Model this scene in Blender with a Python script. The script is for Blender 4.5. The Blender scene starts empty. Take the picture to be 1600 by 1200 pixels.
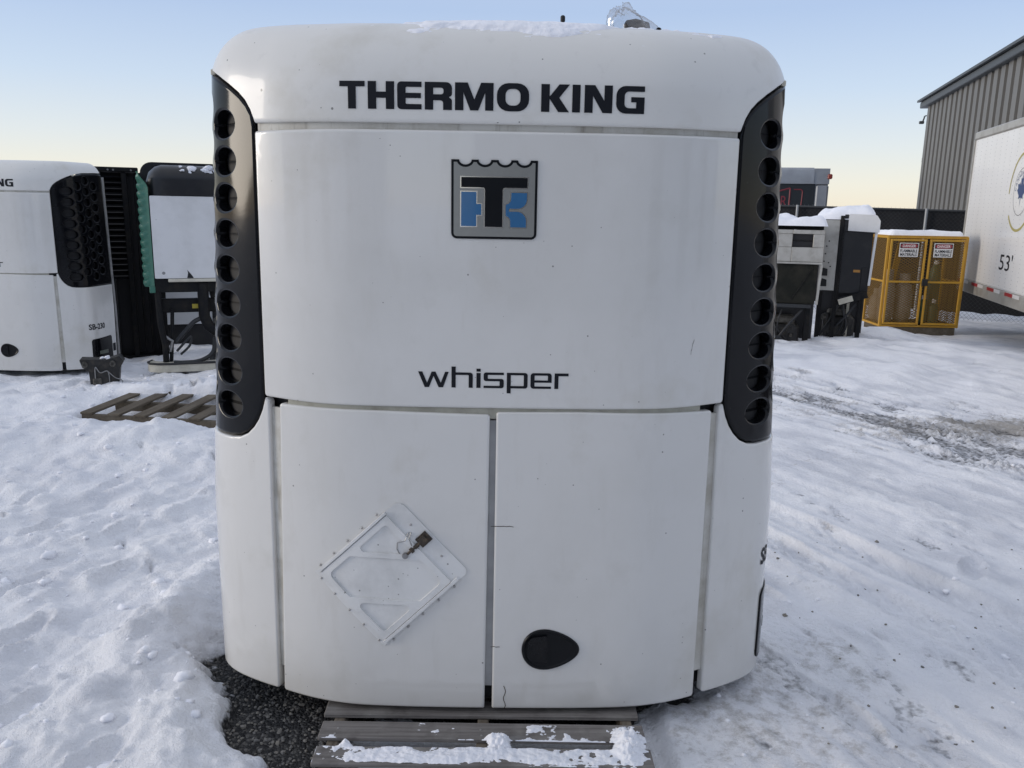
import bpy, math, random
import numpy as np
from mathutils import Vector, Matrix
from mathutils.geometry import delaunay_2d_cdt
R = math.radians
scene = bpy.context.scene
col = scene.collection

# ------------------------------------------------------------------ camera
cam_d = bpy.data.cameras.new('camera'); cam = bpy.data.objects.new('camera', cam_d); col.objects.link(cam)
cam_d.sensor_width = 36.0; cam_d.lens = 1294.0 / 1600 * 36
cam_d.clip_start = 0.05; cam_d.clip_end = 3000
PITCH, ROLL = R(12.05), R(1.02)
CAM = Vector((0, -2.6, 1.84))
cam.matrix_world = Matrix.Translation(CAM) @ Matrix.Rotation(R(90) - PITCH, 4, 'X') @ Matrix.Rotation(ROLL, 4, 'Z')
scene.camera = cam
# ------------------------------------------------------------------ sky, sun, exposure
SUN_AZ, SUN_EL = R(-98), R(11)          # azimuth from +Y towards +X: low glow from the left
world = bpy.data.worlds.new('World'); scene.world = world; world.use_nodes = True
wn = world.node_tree.nodes; wl = world.node_tree.links; wn.clear()
sky = wn.new('ShaderNodeTexSky'); sky.sky_type = 'NISHITA'; sky.sun_disc = False
sky.sun_elevation = SUN_EL; sky.sun_rotation = SUN_AZ
sky.air_density = 1.0; sky.dust_density = 0.4; sky.ozone_density = 3.0; sky.altitude = 100
# thin winter haze: the same in every direction, cream at the horizon to blue overhead
wtc = wn.new('ShaderNodeTexCoord'); wsep = wn.new('ShaderNodeSeparateXYZ'); wramp = wn.new('ShaderNodeValToRGB'); wmul = wn.new('ShaderNodeVectorMath'); wmul.operation = 'SCALE'
SKY_ST = 0.15; wmul.inputs['Scale'].default_value = 1 / SKY_ST
wl.new(wtc.outputs['Generated'], wsep.inputs[0]); wl.new(wsep.outputs['Z'], wramp.inputs[0])
we = wramp.color_ramp.elements
for i, (p, c) in enumerate([(0.0, (1.0, .90, .74)), (.03, (.97, .93, .83)), (.07, (.85, .885, .91)), (.13, (.68, .79, .95)), (.21, (.52, .65, .90)), (.42, (.66, .73, .90)), (1.0, (.84, .88, .98))]):
    e_ = we[i] if i < 2 else we.new(p); e_.position = p; e_.color = (*c, 1)
wl.new(wramp.outputs[0], wmul.inputs[0])
wmix = wn.new('ShaderNodeMix'); wmix.data_type = 'RGBA'; wmix.inputs[0].default_value = .82
wl.new(sky.outputs[0], wmix.inputs[6]); wl.new(wmul.outputs[0], wmix.inputs[7])
bg = wn.new('ShaderNodeBackground'); bg.inputs['Strength'].default_value = SKY_ST
wo = wn.new('ShaderNodeOutputWorld')
wl.new(wmix.outputs[2], bg.inputs[0]); wl.new(bg.outputs[0], wo.inputs[0])
sd = bpy.data.lights.new('sun', 'SUN'); sun = bpy.data.objects.new('sun', sd); col.objects.link(sun)
sd.energy = 1.5; sd.angle = R(22); sd.color = (1.0, 0.90, 0.78)
sdir = Vector((math.sin(SUN_AZ) * math.cos(SUN_EL), math.cos(SUN_AZ) * math.cos(SUN_EL), math.sin(SUN_EL)))
sun.rotation_euler = (-sdir).to_track_quat('-Z', 'Y').to_euler(); sun.location = (-20, -10, 12)
scene.view_settings.view_transform = 'Standard'; scene.view_settings.look = 'None'
scene.view_settings.exposure = 0.0; scene.view_settings.gamma = 1.0
scene.render.engine = 'CYCLES'

# ------------------------------------------------------------------ materials
def mat(name, rgb, rough=0.5, metal=0.0, coat=0.0, noise=None, bump=None, specks=None, spec=0.5):
    """noise=(scale, rgb2, amount, low, high)   bump=(scale, strength, dist)   specks=(scale, rgb, size)"""
    m = bpy.data.materials.new(name); m.use_nodes = True
    nt = m.node_tree; n = nt.nodes; l = nt.links
    b = n['Principled BSDF']
    b.inputs['Base Color'].default_value = (*rgb, 1); b.inputs['Roughness'].default_value = rough
    b.inputs['Metallic'].default_value = metal; b.inputs['Specular IOR Level'].default_value = spec
    if coat: b.inputs['Coat Weight'].default_value = coat; b.inputs['Coat Roughness'].default_value = 0.06
    tc = n.new('ShaderNodeTexCoord'); last = None
    if noise:
        lst = noise if isinstance(noise, list) else [noise]
        for (sc, rgb2, amt, lo, hi) in lst:
            t = n.new('ShaderNodeTexNoise'); t.inputs['Detail'].default_value = 6; t.inputs['Roughness'].default_value = .62
            if isinstance(sc, tuple):
                mp = n.new('ShaderNodeMapping'); mp.inputs['Scale'].default_value = sc
                l.new(tc.outputs['Object'], mp.inputs[0]); l.new(mp.outputs[0], t.inputs['Vector']); t.inputs['Scale'].default_value = 1
            else:
                l.new(tc.outputs['Object'], t.inputs['Vector']); t.inputs['Scale'].default_value = sc
            mr = n.new('ShaderNodeMapRange'); mr.inputs[1].default_value = lo; mr.inputs[2].default_value = hi
            mr.inputs[3].default_value = 0; mr.inputs[4].default_value = amt; mr.clamp = True
            l.new(t.outputs['Fac'], mr.inputs[0])
            mx = n.new('ShaderNodeMix'); mx.data_type = 'RGBA'
            if last is None: mx.inputs[6].default_value = (*rgb, 1)
            else: l.new(last, mx.inputs[6])
            mx.inputs[7].default_value = (*rgb2, 1); l.new(mr.outputs[0], mx.inputs[0]); last = mx.outputs[2]
    if specks:
        sc, rgb3, size = specks
        v = n.new('ShaderNodeTexVoronoi'); v.inputs['Scale'].default_value = sc; l.new(tc.outputs['Object'], v.inputs['Vector'])
        sep = n.new('ShaderNodeSeparateColor'); l.new(v.outputs['Color'], sep.inputs[0])
        ms = n.new('ShaderNodeMath'); ms.operation = 'MULTIPLY'; ms.inputs[1].default_value = size
        pw = n.new('ShaderNodeMath'); pw.operation = 'POWER'; pw.inputs[1].default_value = 6; l.new(sep.outputs[0], pw.inputs[0]); l.new(pw.outputs[0], ms.inputs[0])
        lt = n.new('ShaderNodeMath'); lt.operation = 'LESS_THAN'; l.new(v.outputs['Distance'], lt.inputs[0]); l.new(ms.outputs[0], lt.inputs[1])
        mx = n.new('ShaderNodeMix'); mx.data_type = 'RGBA'
        if last is None: mx.inputs[6].default_value = (*rgb, 1)
        else: l.new(last, mx.inputs[6])
        mx.inputs[7].default_value = (*rgb3, 1); sc2 = n.new('ShaderNodeMath'); sc2.operation = 'MULTIPLY'; sc2.inputs[1].default_value = .75
        l.new(lt.outputs[0], sc2.inputs[0]); l.new(sc2.outputs[0], mx.inputs[0]); last = mx.outputs[2]
    if last is not None: l.new(last, b.inputs['Base Color'])
    if bump:
        sc, st, ds = bump
        t = n.new('ShaderNodeTexNoise'); t.inputs['Detail'].default_value = 5
        if isinstance(sc, tuple):
            mp = n.new('ShaderNodeMapping'); mp.inputs['Scale'].default_value = sc
            l.new(tc.outputs['Object'], mp.inputs[0]); l.new(mp.outputs[0], t.inputs['Vector']); t.inputs['Scale'].default_value = 1
        else:
            t.inputs['Scale'].default_value = sc; l.new(tc.outputs['Object'], t.inputs['Vector'])
        bp = n.new('ShaderNodeBump'); bp.inputs['Strength'].default_value = st; bp.inputs['Distance'].default_value = ds
        l.new(t.outputs['Fac'], bp.inputs['Height']); l.new(bp.outputs[0], b.inputs['Normal'])
    return m

M = {}
M['paint'] = mat('white_paint', (.64, .63, .605), .3, coat=1.0, noise=[((14, 14, 3.0), (.42, .39, .33), .20, .60, .80), (2.3, (.47, .44, .36), .40, .58, .74), (1.5, (.56, .55, .52), .6, .48, .72), ((9, 9, 2.2), (.5, .48, .43), .22, .56, .75), (5, (.52, .51, .47), .35, .58, .72)], specks=(34, (.12, .11, .10), .125), bump=(1.1, .07, .01))
M['paint_cap'] = mat('white_paint_cap', (.67, .66, .63), .38, coat=.25, noise=[(2.2, (.46, .43, .35), .55, .54, .74), (14, (.45, .44, .42), .3, .6, .75)], specks=(30, (.10, .10, .09), .15), bump=(1.6, .2, .01))
M['paint_frame'] = mat('dirty_white_frame', (.55, .54, .50), .5, noise=[(6, (.30, .27, .21), .8, .45, .7), ((40, 40, 4), (.2, .18, .15), .6, .55, .72)])
M['seal'] = mat('grey_seal', (.36, .36, .36), .5, noise=(8, (.2, .2, .2), .6, .4, .7))
M['seal_beige'] = mat('beige_rubber_seal', (.38, .37, .31), .55, noise=(12, (.2, .19, .15), .7, .45, .7))
M['black_gloss'] = mat('glossy_black_plastic', (.004, .0045, .006), .10, noise=(3, (.008, .008, .009), .8, .4, .7), specks=(46, (.12, .12, .12), .1), bump=(5, .05, .01), spec=.21)
M['black'] = mat('matt_black', (.008, .008, .010), .65)
M['black_tube'] = mat('black_tube_plastic', (.006, .0065, .008), .35, spec=.2)
M['rubber'] = mat('black_rubber', (.018, .018, .02), .6, noise=(20, (.04, .04, .04), .6, .4, .7))
M['decal'] = mat('black_decal', (.005, .006, .010), .5, spec=.25)
M['badge_grey'] = mat('brushed_badge', (.33, .33, .31), .33, metal=.75, noise=(90, (.3, .3, .29), .4, .4, .7))
M['badge_chrome'] = mat('badge_chrome', (.75, .74, .72), .15, metal=1.0)
M['badge_blue'] = mat('badge_blue', (.022, .12, .27), .3, coat=.5)
M['badge_black'] = mat('badge_black', (.004, .005, .007), .3, spec=.2)
M['placard'] = mat('painted_sheet', (.70, .70, .69), .38, noise=[(5, (.46, .46, .45), .7, .45, .7)], specks=(60, (.15, .14, .13), .2))
M['rivet'] = mat('dull_rivet', (.38, .37, .36), .45, metal=.6)
M['latch'] = mat('rusty_latch', (.055, .045, .036), .7, metal=.3, noise=(60, (.16, .12, .08), .8, .5, .7))
M['steel'] = mat('worn_steel', (.33, .33, .33), .4, metal=.8, noise=(12, (.18, .17, .16), .7, .4, .7))
M['alu'] = mat('weathered_aluminium', (.46, .45, .42), .48, metal=.45, noise=[(7, (.30, .28, .25), .7, .45, .7)], specks=(12, (.05, .05, .05), .2))
M['frame'] = mat('dark_frame', (.012, .0125, .014), .55, noise=(9, (.028, .025, .021), .8, .45, .7), spec=.12)
M['engine'] = mat('greasy_engine', (.012, .0115, .011), .5, noise=(14, (.05, .041, .03), .8, .48, .7), bump=(30, .5, .01))
M['engine_alu'] = mat('dirty_castings', (.10, .094, .082), .5, metal=.3, noise=(20, (.04, .036, .03), .9, .42, .62))
M['hose'] = mat('black_hose', (.02, .021, .023), .45)
M['core'] = mat('radiator_core', (.012, .013, .011), .85, noise=(4, (.032, .03, .024), .8, .42, .68), spec=.2)
M['black_panel'] = mat('black_weathered_panel', (.007, .0075, .010), .36, noise=(3.2, (.026, .025, .024), .7, .48, .72))
M['green'] = mat('faded_green_paint', (.03, .135, .095), .4, noise=[(5, (.065, .19, .14), .7, .45, .7), (30, (.2, .24, .18), .4, .6, .7)])
M['white_old'] = mat('old_white_panel', (.70, .70, .70), .4, noise=[(3, (.55, .55, .54), .6, .45, .7)], specks=(6, (.1, .1, .1), .2))
M['white_far'] = mat('white_panel', (.60, .62, .64), .5, noise=(3, (.5, .5, .52), .6, .45, .7))
M['wood'] = mat('grey_weathered_wood', (.20, .185, .175), .8, noise=[(9, (.10, .09, .085), .8, .50, .68), ((2.5, 60, 60), (.11, .10, .092), .9, .42, .66), (7, (.28, .27, .25), .5, .5, .7)], bump=((4, 120, 120), .5, .006))
M['wood_end'] = mat('split_wood', (.16, .135, .105), .85, noise=((30, 8, 30), (.06, .045, .032), .9, .45, .65))
M['wood_brown'] = mat('old_brown_wood', (.095, .076, .052), .8, noise=[((50, 3, 50), (.055, .043, .03), .9, .42, .66), (6, (.15, .13, .098), .6, .5, .7)], bump=((90, 5, 90), .4, .006))
M['yellow'] = mat('safety_yellow_paint', (.50, .27, .022), .5, noise=[(5, (.36, .18, .02), .7, .45, .7), (40, (.16, .08, .02), .5, .62, .7)])
M['yellow_mesh'] = mat('yellow_expanded_mesh', (.21, .115, .018), .6)
M['sign_white'] = mat('sign_white', (.74, .73, .71), .45, noise=(7, (.6, .58, .55), .5, .45, .7))
M['sign_red'] = mat('sign_red', (.32, .035, .05), .45)
M['cyl_grey'] = mat('gas_bottle_grey', (.36, .335, .30), .45, noise=(10, (.2, .17, .14), .7, .45, .68))
M['cyl_green'] = mat('gas_bottle_green', (.07, .12, .06), .45, noise=(10, (.1, .1, .06), .7, .45, .68))
M['trailer'] = mat('trailer_white', (.74, .725, .70), .35, coat=.2, noise=[(.8, (.66, .64, .61), .7, .45, .7), ((6, 6, 1.2), (.55, .53, .5), .3, .58, .74)])
M['trailer_rail'] = mat('trailer_rail', (.40, .385, .35), .45, metal=.3, noise=(4, (.26, .235, .2), .7, .45, .7))
M['reflect_red'] = mat('red_reflective_tape', (.30, .025, .03), .4)
M['reflect_white'] = mat('white_reflective_tape', (.6, .58, .56), .4)
M['gold'] = mat('gold_decal', (.38, .32, .10), .5)
M['navy'] = mat('navy_decal', (.02, .045, .14), .45)
M['siding'] = mat('grey_metal_siding', (.15, .143, .13), .5, noise=[((3, 3, .6), (.12, .114, .103), .7, .42, .68)])
M['fascia'] = mat('dark_fascia', (.055, .062, .066), .5)
M['screen'] = mat('black_privacy_screen', (.005, .006, .009), .9, noise=(2.5, (.012, .013, .016), .8, .4, .7), bump=(5, .5, .03))
M['galv'] = mat('galvanised', (.30, .31, .32), .5, metal=.6)
M['galv_dark'] = mat('dull_wire', (.035, .038, .042), .6, metal=.3)
M['truck_roof'] = mat('truck_aluminium', (.30, .32, .35), .45, metal=.4, noise=(2, (.22, .23, .25), .7, .4, .7))
M['truck_dark'] = mat('truck_dark_panel', (.012, .016, .020), .4)
M['truck_red'] = mat('truck_red_line', (.19, .025, .038), .5)
M['lens_red'] = mat('red_lens', (.22, .03, .02), .3)
M['yellow_label'] = mat('yellow_label', (.42, .34, .04), .5)
M['orange_label'] = mat('orange_label', (.42, .2, .04), .5)
M['lcd'] = mat('display_glass', (.10, .115, .09), .3)
M['stone'] = mat('pebble', (.16, .155, .15), .8, noise=(40, (.30, .27, .22), .8, .4, .65))
M['cream'] = mat('aged_cream_plastic', (.58, .55, .46), .5, noise=(9, (.4, .37, .3), .7, .45, .7))

def snow_material():
    m = bpy.data.materials.new('snow'); m.use_nodes = True
    n = m.node_tree.nodes; l = m.node_tree.links; b = n['Principled BSDF']
    tc = n.new('ShaderNodeTexCoord')
    t1 = n.new('ShaderNodeTexNoise'); t1.inputs['Scale'].default_value = 2.2; t1.inputs['Detail'].default_value = 7; t1.inputs['Roughness'].default_value = .65
    t2 = n.new('ShaderNodeTexNoise'); t2.inputs['Scale'].default_value = 38; t2.inputs['Detail'].default_value = 6; t2.inputs['Roughness'].default_value = .7
    for t in (t1, t2): l.new(tc.outputs['Object'], t.inputs['Vector'])
    r1 = n.new('ShaderNodeValToRGB'); r1.color_ramp.elements[0].position = .35; r1.color_ramp.elements[1].position = .65
    r1.color_ramp.elements[0].color = (.86, .87, .915, 1); r1.color_ramp.elements[1].color = (.94, .945, .97, 1)
    l.new(t1.outputs['Fac'], r1.inputs[0])
    bp = n.new('ShaderNodeBump'); bp.inputs['Strength'].default_value = .8; bp.inputs['Distance'].default_value = .03
    l.new(t2.outputs['Fac'], bp.inputs['Height'])
    # asphalt under the snow
    v = n.new('ShaderNodeTexVoronoi'); v.inputs['Scale'].default_value = 95; l.new(tc.outputs['Object'], v.inputs['Vector'])
    ra = n.new('ShaderNodeValToRGB'); e = ra.color_ramp.elements
    e[0].position = 0; e[0].color = (.018, .018, .019, 1); e[1].position = 1; e[1].color = (.15, .143, .132, 1)
    x = e.new(.72); x.color = (.042, .041, .041, 1)
    sep = n.new('ShaderNodeSeparateColor'); l.new(v.outputs['Color'], sep.inputs[0]); l.new(sep.outputs[0], ra.inputs[0])
    bp2 = n.new('ShaderNodeBump'); bp2.inputs['Strength'].default_value = .9; bp2.inputs['Distance'].default_value = .012
    l.new(v.outputs['Distance'], bp2.inputs['Height']); bp2.invert = True
    # dirt in the snow
    ad = n.new('ShaderNodeAttribute'); ad.attribute_name = 'dirt'
    td = n.new('ShaderNodeTexNoise'); td.inputs['Scale'].default_value = 14; td.inputs['Detail'].default_value = 8; td.inputs['Roughness'].default_value = .75
    l.new(tc.outputs['Object'], td.inputs['Vector'])
    ma = n.new('ShaderNodeMath'); ma.operation = 'MULTIPLY_ADD'; ma.inputs[1].default_value = 1.0
    l.new(ad.outputs['Fac'], ma.inputs[0]); sub = n.new('ShaderNodeMath'); sub.operation = 'SUBTRACT'; sub.inputs[1].default_value = 1.0
    l.new(td.outputs['Fac'], sub.inputs[0]); l.new(sub.outputs[0], ma.inputs[2])
    mr = n.new('ShaderNodeMapRange'); mr.inputs[1].default_value = -.02; mr.inputs[2].default_value = .22; mr.inputs[4].default_value = .8; l.new(ma.outputs[0], mr.inputs[0])
    mx = n.new('ShaderNodeMix'); mx.data_type = 'RGBA'; mx.inputs[7].default_value = (.27, .245, .21, 1)
    ap = n.new('ShaderNodeAttribute'); ap.attribute_name = 'pack'; mp_ = n.new('ShaderNodeMath'); mp_.operation = 'MULTIPLY'; mp_.inputs[1].default_value = .75; l.new(ap.outputs['Fac'], mp_.inputs[0])
    mk = n.new('ShaderNodeMix'); mk.data_type = 'RGBA'; mk.inputs[7].default_value = (.60, .62, .68, 1); l.new(mp_.outputs[0], mk.inputs[0]); l.new(r1.outputs[0], mk.inputs[6])
    l.new(mr.outputs[0], mx.inputs[0]); l.new(mk.outputs[2], mx.inputs[6])
    ab = n.new('ShaderNodeAttribute'); ab.attribute_name = 'bare'
    m2 = n.new('ShaderNodeMath'); m2.operation = 'MULTIPLY_ADD'; m2.inputs[1].default_value = 1.0
    s2 = n.new('ShaderNodeMath'); s2.operation = 'MULTIPLY_ADD'; s2.inputs[1].default_value = .7; s2.inputs[2].default_value = -.35
    t3 = n.new('ShaderNodeTexNoise'); t3.inputs['Scale'].default_value = 30; t3.inputs['Detail'].default_value = 6; l.new(tc.outputs['Object'], t3.inputs['Vector'])
    l.new(t3.outputs['Fac'], s2.inputs[0]); l.new(ab.outputs['Fac'], m2.inputs[0]); l.new(s2.outputs[0], m2.inputs[2])
    mb = n.new('ShaderNodeMapRange'); mb.inputs[1].default_value = .42; mb.inputs[2].default_value = .72; l.new(m2.outputs[0], mb.inputs[0])
    mc = n.new('ShaderNodeMix'); mc.data_type = 'RGBA'; l.new(mb.outputs[0], mc.inputs[0]); l.new(mx.outputs[2], mc.inputs[6]); l.new(ra.outputs[0], mc.inputs[7])
    l.new(mc.outputs[2], b.inputs['Base Color'])
    mn = n.new('ShaderNodeMix'); mn.data_type = 'VECTOR'; l.new(mb.outputs[0], mn.inputs[0]); l.new(bp.outputs[0], mn.inputs[4]); l.new(bp2.outputs[0], mn.inputs[5])
    l.new(mn.outputs[1], b.inputs['Normal'])
    b.inputs['Roughness'].default_value = .7; b.inputs['Specular IOR Level'].default_value = .3
    return m
M['ground'] = snow_material()
M['snow'] = mat('loose_snow', (.87, .875, .92), .7, noise=(3, (.78, .80, .85), .8, .4, .65), bump=(40, .5, .012), spec=.3)
def film_material():
    m = bpy.data.materials.new('clear_film'); m.use_nodes = True
    n = m.node_tree.nodes; l = m.node_tree.links; n.clear()
    o = n.new('ShaderNodeOutputMaterial'); t = n.new('ShaderNodeBsdfTransparent'); t.inputs[0].default_value = (.93, .94, .96, 1)
    g = n.new('ShaderNodeBsdfGlossy'); g.inputs['Roughness'].default_value = .12; d = n.new('ShaderNodeBsdfDiffuse'); d.inputs[0].default_value = (.5, .52, .55, 1)
    fr = n.new('ShaderNodeLayerWeight'); fr.inputs[0].default_value = .35
    a = n.new('ShaderNodeMixShader'); a.inputs[0].default_value = .35; l.new(g.outputs[0], a.inputs[1]); l.new(d.outputs[0], a.inputs[2])
    mr = n.new('ShaderNodeMapRange'); mr.inputs[3].default_value = .10; mr.inputs[4].default_value = .75; l.new(fr.outputs['Facing'], mr.inputs[0])
    b = n.new('ShaderNodeMixShader'); l.new(mr.outputs[0], b.inputs[0]); l.new(t.outputs[0], b.inputs[1]); l.new(a.outputs[0], b.inputs[2])
    l.new(b.outputs[0], o.inputs[0]); return m
M['film'] = film_material()

# ------------------------------------------------------------------ scene helpers
def tag(o, label=None, cat=None, group=None, kind=None):
    if label: o['label'] = label
    if cat: o['category'] = cat
    if group: o['group'] = group
    if kind: o['kind'] = kind
    return o
def empty(name, loc, rz=0.0, label=None, cat=None, group=None, rx=0.0, ry=0.0):
    o = bpy.data.objects.new(name, None); col.objects.link(o); o.location = loc; o.rotation_euler = (rx, ry, rz)
    o.empty_display_size = .1
    return tag(o, label, cat, group)
def link_mesh(name, me, m, parent=None, loc=None):
    o = bpy.data.objects.new(name, me); col.objects.link(o)
    if m is not None and len(me.materials) == 0: me.materials.append(m)
    if parent: o.parent = parent
    if loc is not None: o.location = loc
    return o
def copy_tree(o, parent=None):
    c = o.copy(); col.objects.link(c); c.parent = parent
    for ch in [x for x in bpy.data.objects if x.parent == o]: copy_tree(ch, c)
    return c

class MB:
    def __init__(s): s.v = []; s.f = []
    def add(s, vs, fs):
        k = len(s.v); s.v += [tuple(p) for p in vs]; s.f += [tuple(i + k for i in f) for f in fs]; return s
    def box(s, x0, x1, y0, y1, z0, z1, mtx=None, bev=0.0):
        if bev > 0:
            b = min(bev, (x1 - x0) * .45, (y1 - y0) * .45, (z1 - z0) * .45)
            vs = []; 
            for sx in (0, 1):
                for sy in (0, 1):
                    for sz in (0, 1):
                        X, Y, Z = (x0, x1)[sx], (y0, y1)[sy], (z0, z1)[sz]
                        dx, dy, dz = (b, -b)[sx], (b, -b)[sy], (b, -b)[sz]
                        vs += [(X, Y + dy, Z + dz), (X + dx, Y, Z + dz), (X + dx, Y + dy, Z)]
            ix = lambda sx, sy, sz, a: ((sx * 2 + sy) * 2 + sz) * 3 + a
            fs = []
            for a in range(3):
                for sgn in (0, 1):
                    o = [0, 1, 2]; o.remove(a); q = []
                    for (p, r) in ((0, 0), (1, 0), (1, 1), (0, 1)):
                        c = [0, 0, 0]; c[a] = sgn; c[o[0]] = p; c[o[1]] = r; q.append(ix(*c, a))
                    if (sgn == 1) == (a == 1): q = q[::-1]
                    fs.append(q)
            for a in range(3):           # edge chamfers along axis a
                o = [0, 1, 2]; o.remove(a)
                for p in (0, 1):
                    for r in (0, 1):
                        c0 = [0, 0, 0]; c0[o[0]] = p; c0[o[1]] = r; c1 = list(c0); c1[a] = 1
                        fs.append([ix(*c0, o[0]), ix(*c1, o[0]), ix(*c1, o[1]), ix(*c0, o[1])])
            for sx in (0, 1):
                for sy in (0, 1):
                    for sz in (0, 1): fs.append([ix(sx, sy, sz, 0), ix(sx, sy, sz, 1), ix(sx, sy, sz, 2)])
        else:
            vs = [(x, y, z) for x in (x0, x1) for y in (y0, y1) for z in (z0, z1)]
            fs = [(0, 1, 3, 2), (4, 6, 7, 5), (0, 4, 5, 1), (2, 3, 7, 6), (0, 2, 6, 4), (1, 5, 7, 3)]
        if mtx is not None: vs = [mtx @ Vector(p) for p in vs]
        return s.add(vs, fs)
    def tube(s, path, r, n=10, caps=True):
        P = [Vector(p) for p in path]; rs = r if isinstance(r, (list, tuple)) else [r] * len(P)
        vs = []; prev = None
        for i, p in enumerate(P):
            t = (P[min(i + 1, len(P) - 1)] - P[max(i - 1, 0)]).normalized()
            if prev is None:
                a = Vector((0, 0, 1)) if abs(t.z) < .9 else Vector((1, 0, 0)); nx = t.cross(a).normalized()
            else: nx = (prev - t * prev.dot(t)).normalized()
            prev = nx; ny = t.cross(nx)
            for k in range(n):
                an = 2 * math.pi * k / n; vs.append(p + (nx * math.cos(an) + ny * math.sin(an)) * rs[i])
        fs = [(i * n + k, i * n + (k + 1) % n, (i + 1) * n + (k + 1) % n, (i + 1) * n + k) for i in range(len(P) - 1) for k in range(n)]
        if caps: fs += [tuple(range(n))[::-1], tuple((len(P) - 1) * n + k for k in range(n))]
        return s.add(vs, fs)
    def lathe(s, prof, c, axis='Z', n=24):
        """prof = [(radius, height)]"""
        vs = []
        for (r, h) in prof:
            for k in range(n):
                a = 2 * math.pi * k / n; x, y = r * math.cos(a), r * math.sin(a)
                vs.append({'Z': (c[0] + x, c[1] + y, c[2] + h), 'Y': (c[0] + x, c[1] + h, c[2] + y), 'X': (c[0] + h, c[1] + x, c[2] + y)}[axis])
        m = len(prof)
        fs = [(i * n + k, i * n + (k + 1) % n, (i + 1) * n + (k + 1) % n, (i + 1) * n + k) for i in range(m - 1) for k in range(n)]
        fs += [tuple(range(n))[::-1], tuple((m - 1) * n + k for k in range(n))]
        return s.add(vs, fs)
    def prism(s, poly, fn, d0, d1, grid=0):
        """extrude a 2D outline; fn(a, b, d) -> point"""
        pts = []
        if grid:
            cin = inset_poly(poly, grid * .3)
            pts = [(a, b) for a in np.arange(min(p[0] for p in poly), max(p[0] for p in poly), grid) for b in np.arange(min(p[1] for p in poly), max(p[1] for p in poly), grid) if inside(cin, a, b)]
        n = len(poly); vs = [fn(a, b, d0) for a, b in poly] + [fn(a, b, d1) for a, b in poly]
        T, tri = fill([poly], (), pts)
        s.add(vs, [(i, (i + 1) % n, n + (i + 1) % n, n + i) for i in range(n)])
        for d, fl in ((d0, 0), (d1, 1)):
            s.add([fn(a, b, d) for a, b in T], [t if fl else t[::-1] for t in tri])
        return s
    def mesh(s, name, smooth=False, fix=True):
        me = bpy.data.meshes.new(name); me.from_pydata([tuple(v) for v in s.v], [], s.f); me.update()
        if fix:
            import bmesh
            b = bmesh.new(); b.from_mesh(me); bmesh.ops.remove_doubles(b, verts=b.verts, dist=1e-5); bmesh.ops.recalc_face_normals(b, faces=b.faces); b.to_mesh(me); b.free()
        if smooth:
            me.polygons.foreach_set('use_smooth', [True] * len(me.polygons))
            if smooth is not True: me.set_sharp_from_angle(angle=R(smooth))
        return me
    def build(s, name, m, parent=None, smooth=False, loc=None, fix=True):
        return link_mesh(name, s.mesh(name, smooth, fix), m, parent, loc)

def fill(solids, holes=(), pts=()):
    """triangulate the union of 2D outlines minus holes, with extra interior points"""
    V = []; Fc = []
    for p in list(solids) + list(holes):
        p = list(p)
        if sum(p[i - 1][0] * p[i][1] - p[i][0] * p[i - 1][1] for i in range(len(p))) < 0: p = p[::-1]
        Fc.append(list(range(len(V), len(V) + len(p)))); V += [Vector((float(a), float(b))) for a, b in p]
    V += [Vector((float(a), float(b))) for a, b in pts]
    vo, eo, fo, _, _, of = delaunay_2d_cdt(V, [], Fc, 0, 1e-6)
    ns = len(solids)
    tri = [tuple(f) for f, o in zip(fo, of) if any(i < ns for i in o) and not any(i >= ns for i in o)]
    used = sorted({i for t in tri for i in t}); re = {k: j for j, k in enumerate(used)}
    return [(vo[i].x, vo[i].y) for i in used], [tuple(re[i] for i in t) for t in tri]

def round_poly(pts, r, n=6):
    """round the corners of a polygon; r one radius or one for each corner"""
    out = []; m = len(pts); rs = r if isinstance(r, (list, tuple)) else [r] * m
    for i in range(m):
        p = Vector(pts[i]); a = Vector(pts[i - 1]); b = Vector(pts[(i + 1) % m])
        if rs[i] <= 1e-6: out.append((p.x, p.y)); continue
        u = (a - p); v = (b - p); lu, lv = u.length, v.length; u /= lu; v /= lv
        ang = math.acos(max(-1, min(1, u.dot(v))))
        if ang > math.pi - .02: out.append((p.x, p.y)); continue
        d = min(rs[i] / math.tan(ang / 2), lu * .49, lv * .49); rr = d * math.tan(ang / 2)
        c = p + (u + v).normalized() * (rr / math.sin(ang / 2))
        s0 = p + u * d - c; s1 = p + v * d - c
        a0 = math.atan2(s0.y, s0.x); da = (math.atan2(s1.y, s1.x) - a0 + math.pi) % (2 * math.pi) - math.pi
        for k in range(n + 1):
            t = a0 + da * k / n; out.append((c.x + rr * math.cos(t), c.y + rr * math.sin(t)))
    return out
def densify(poly, d=.02):
    out = []
    for i in range(len(poly)):
        a = Vector(poly[i]); b = Vector(poly[(i + 1) % len(poly)]); n = max(1, int((b - a).length / d))
        out += [tuple(a.lerp(b, k / n)) for k in range(n)]
    return out
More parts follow.
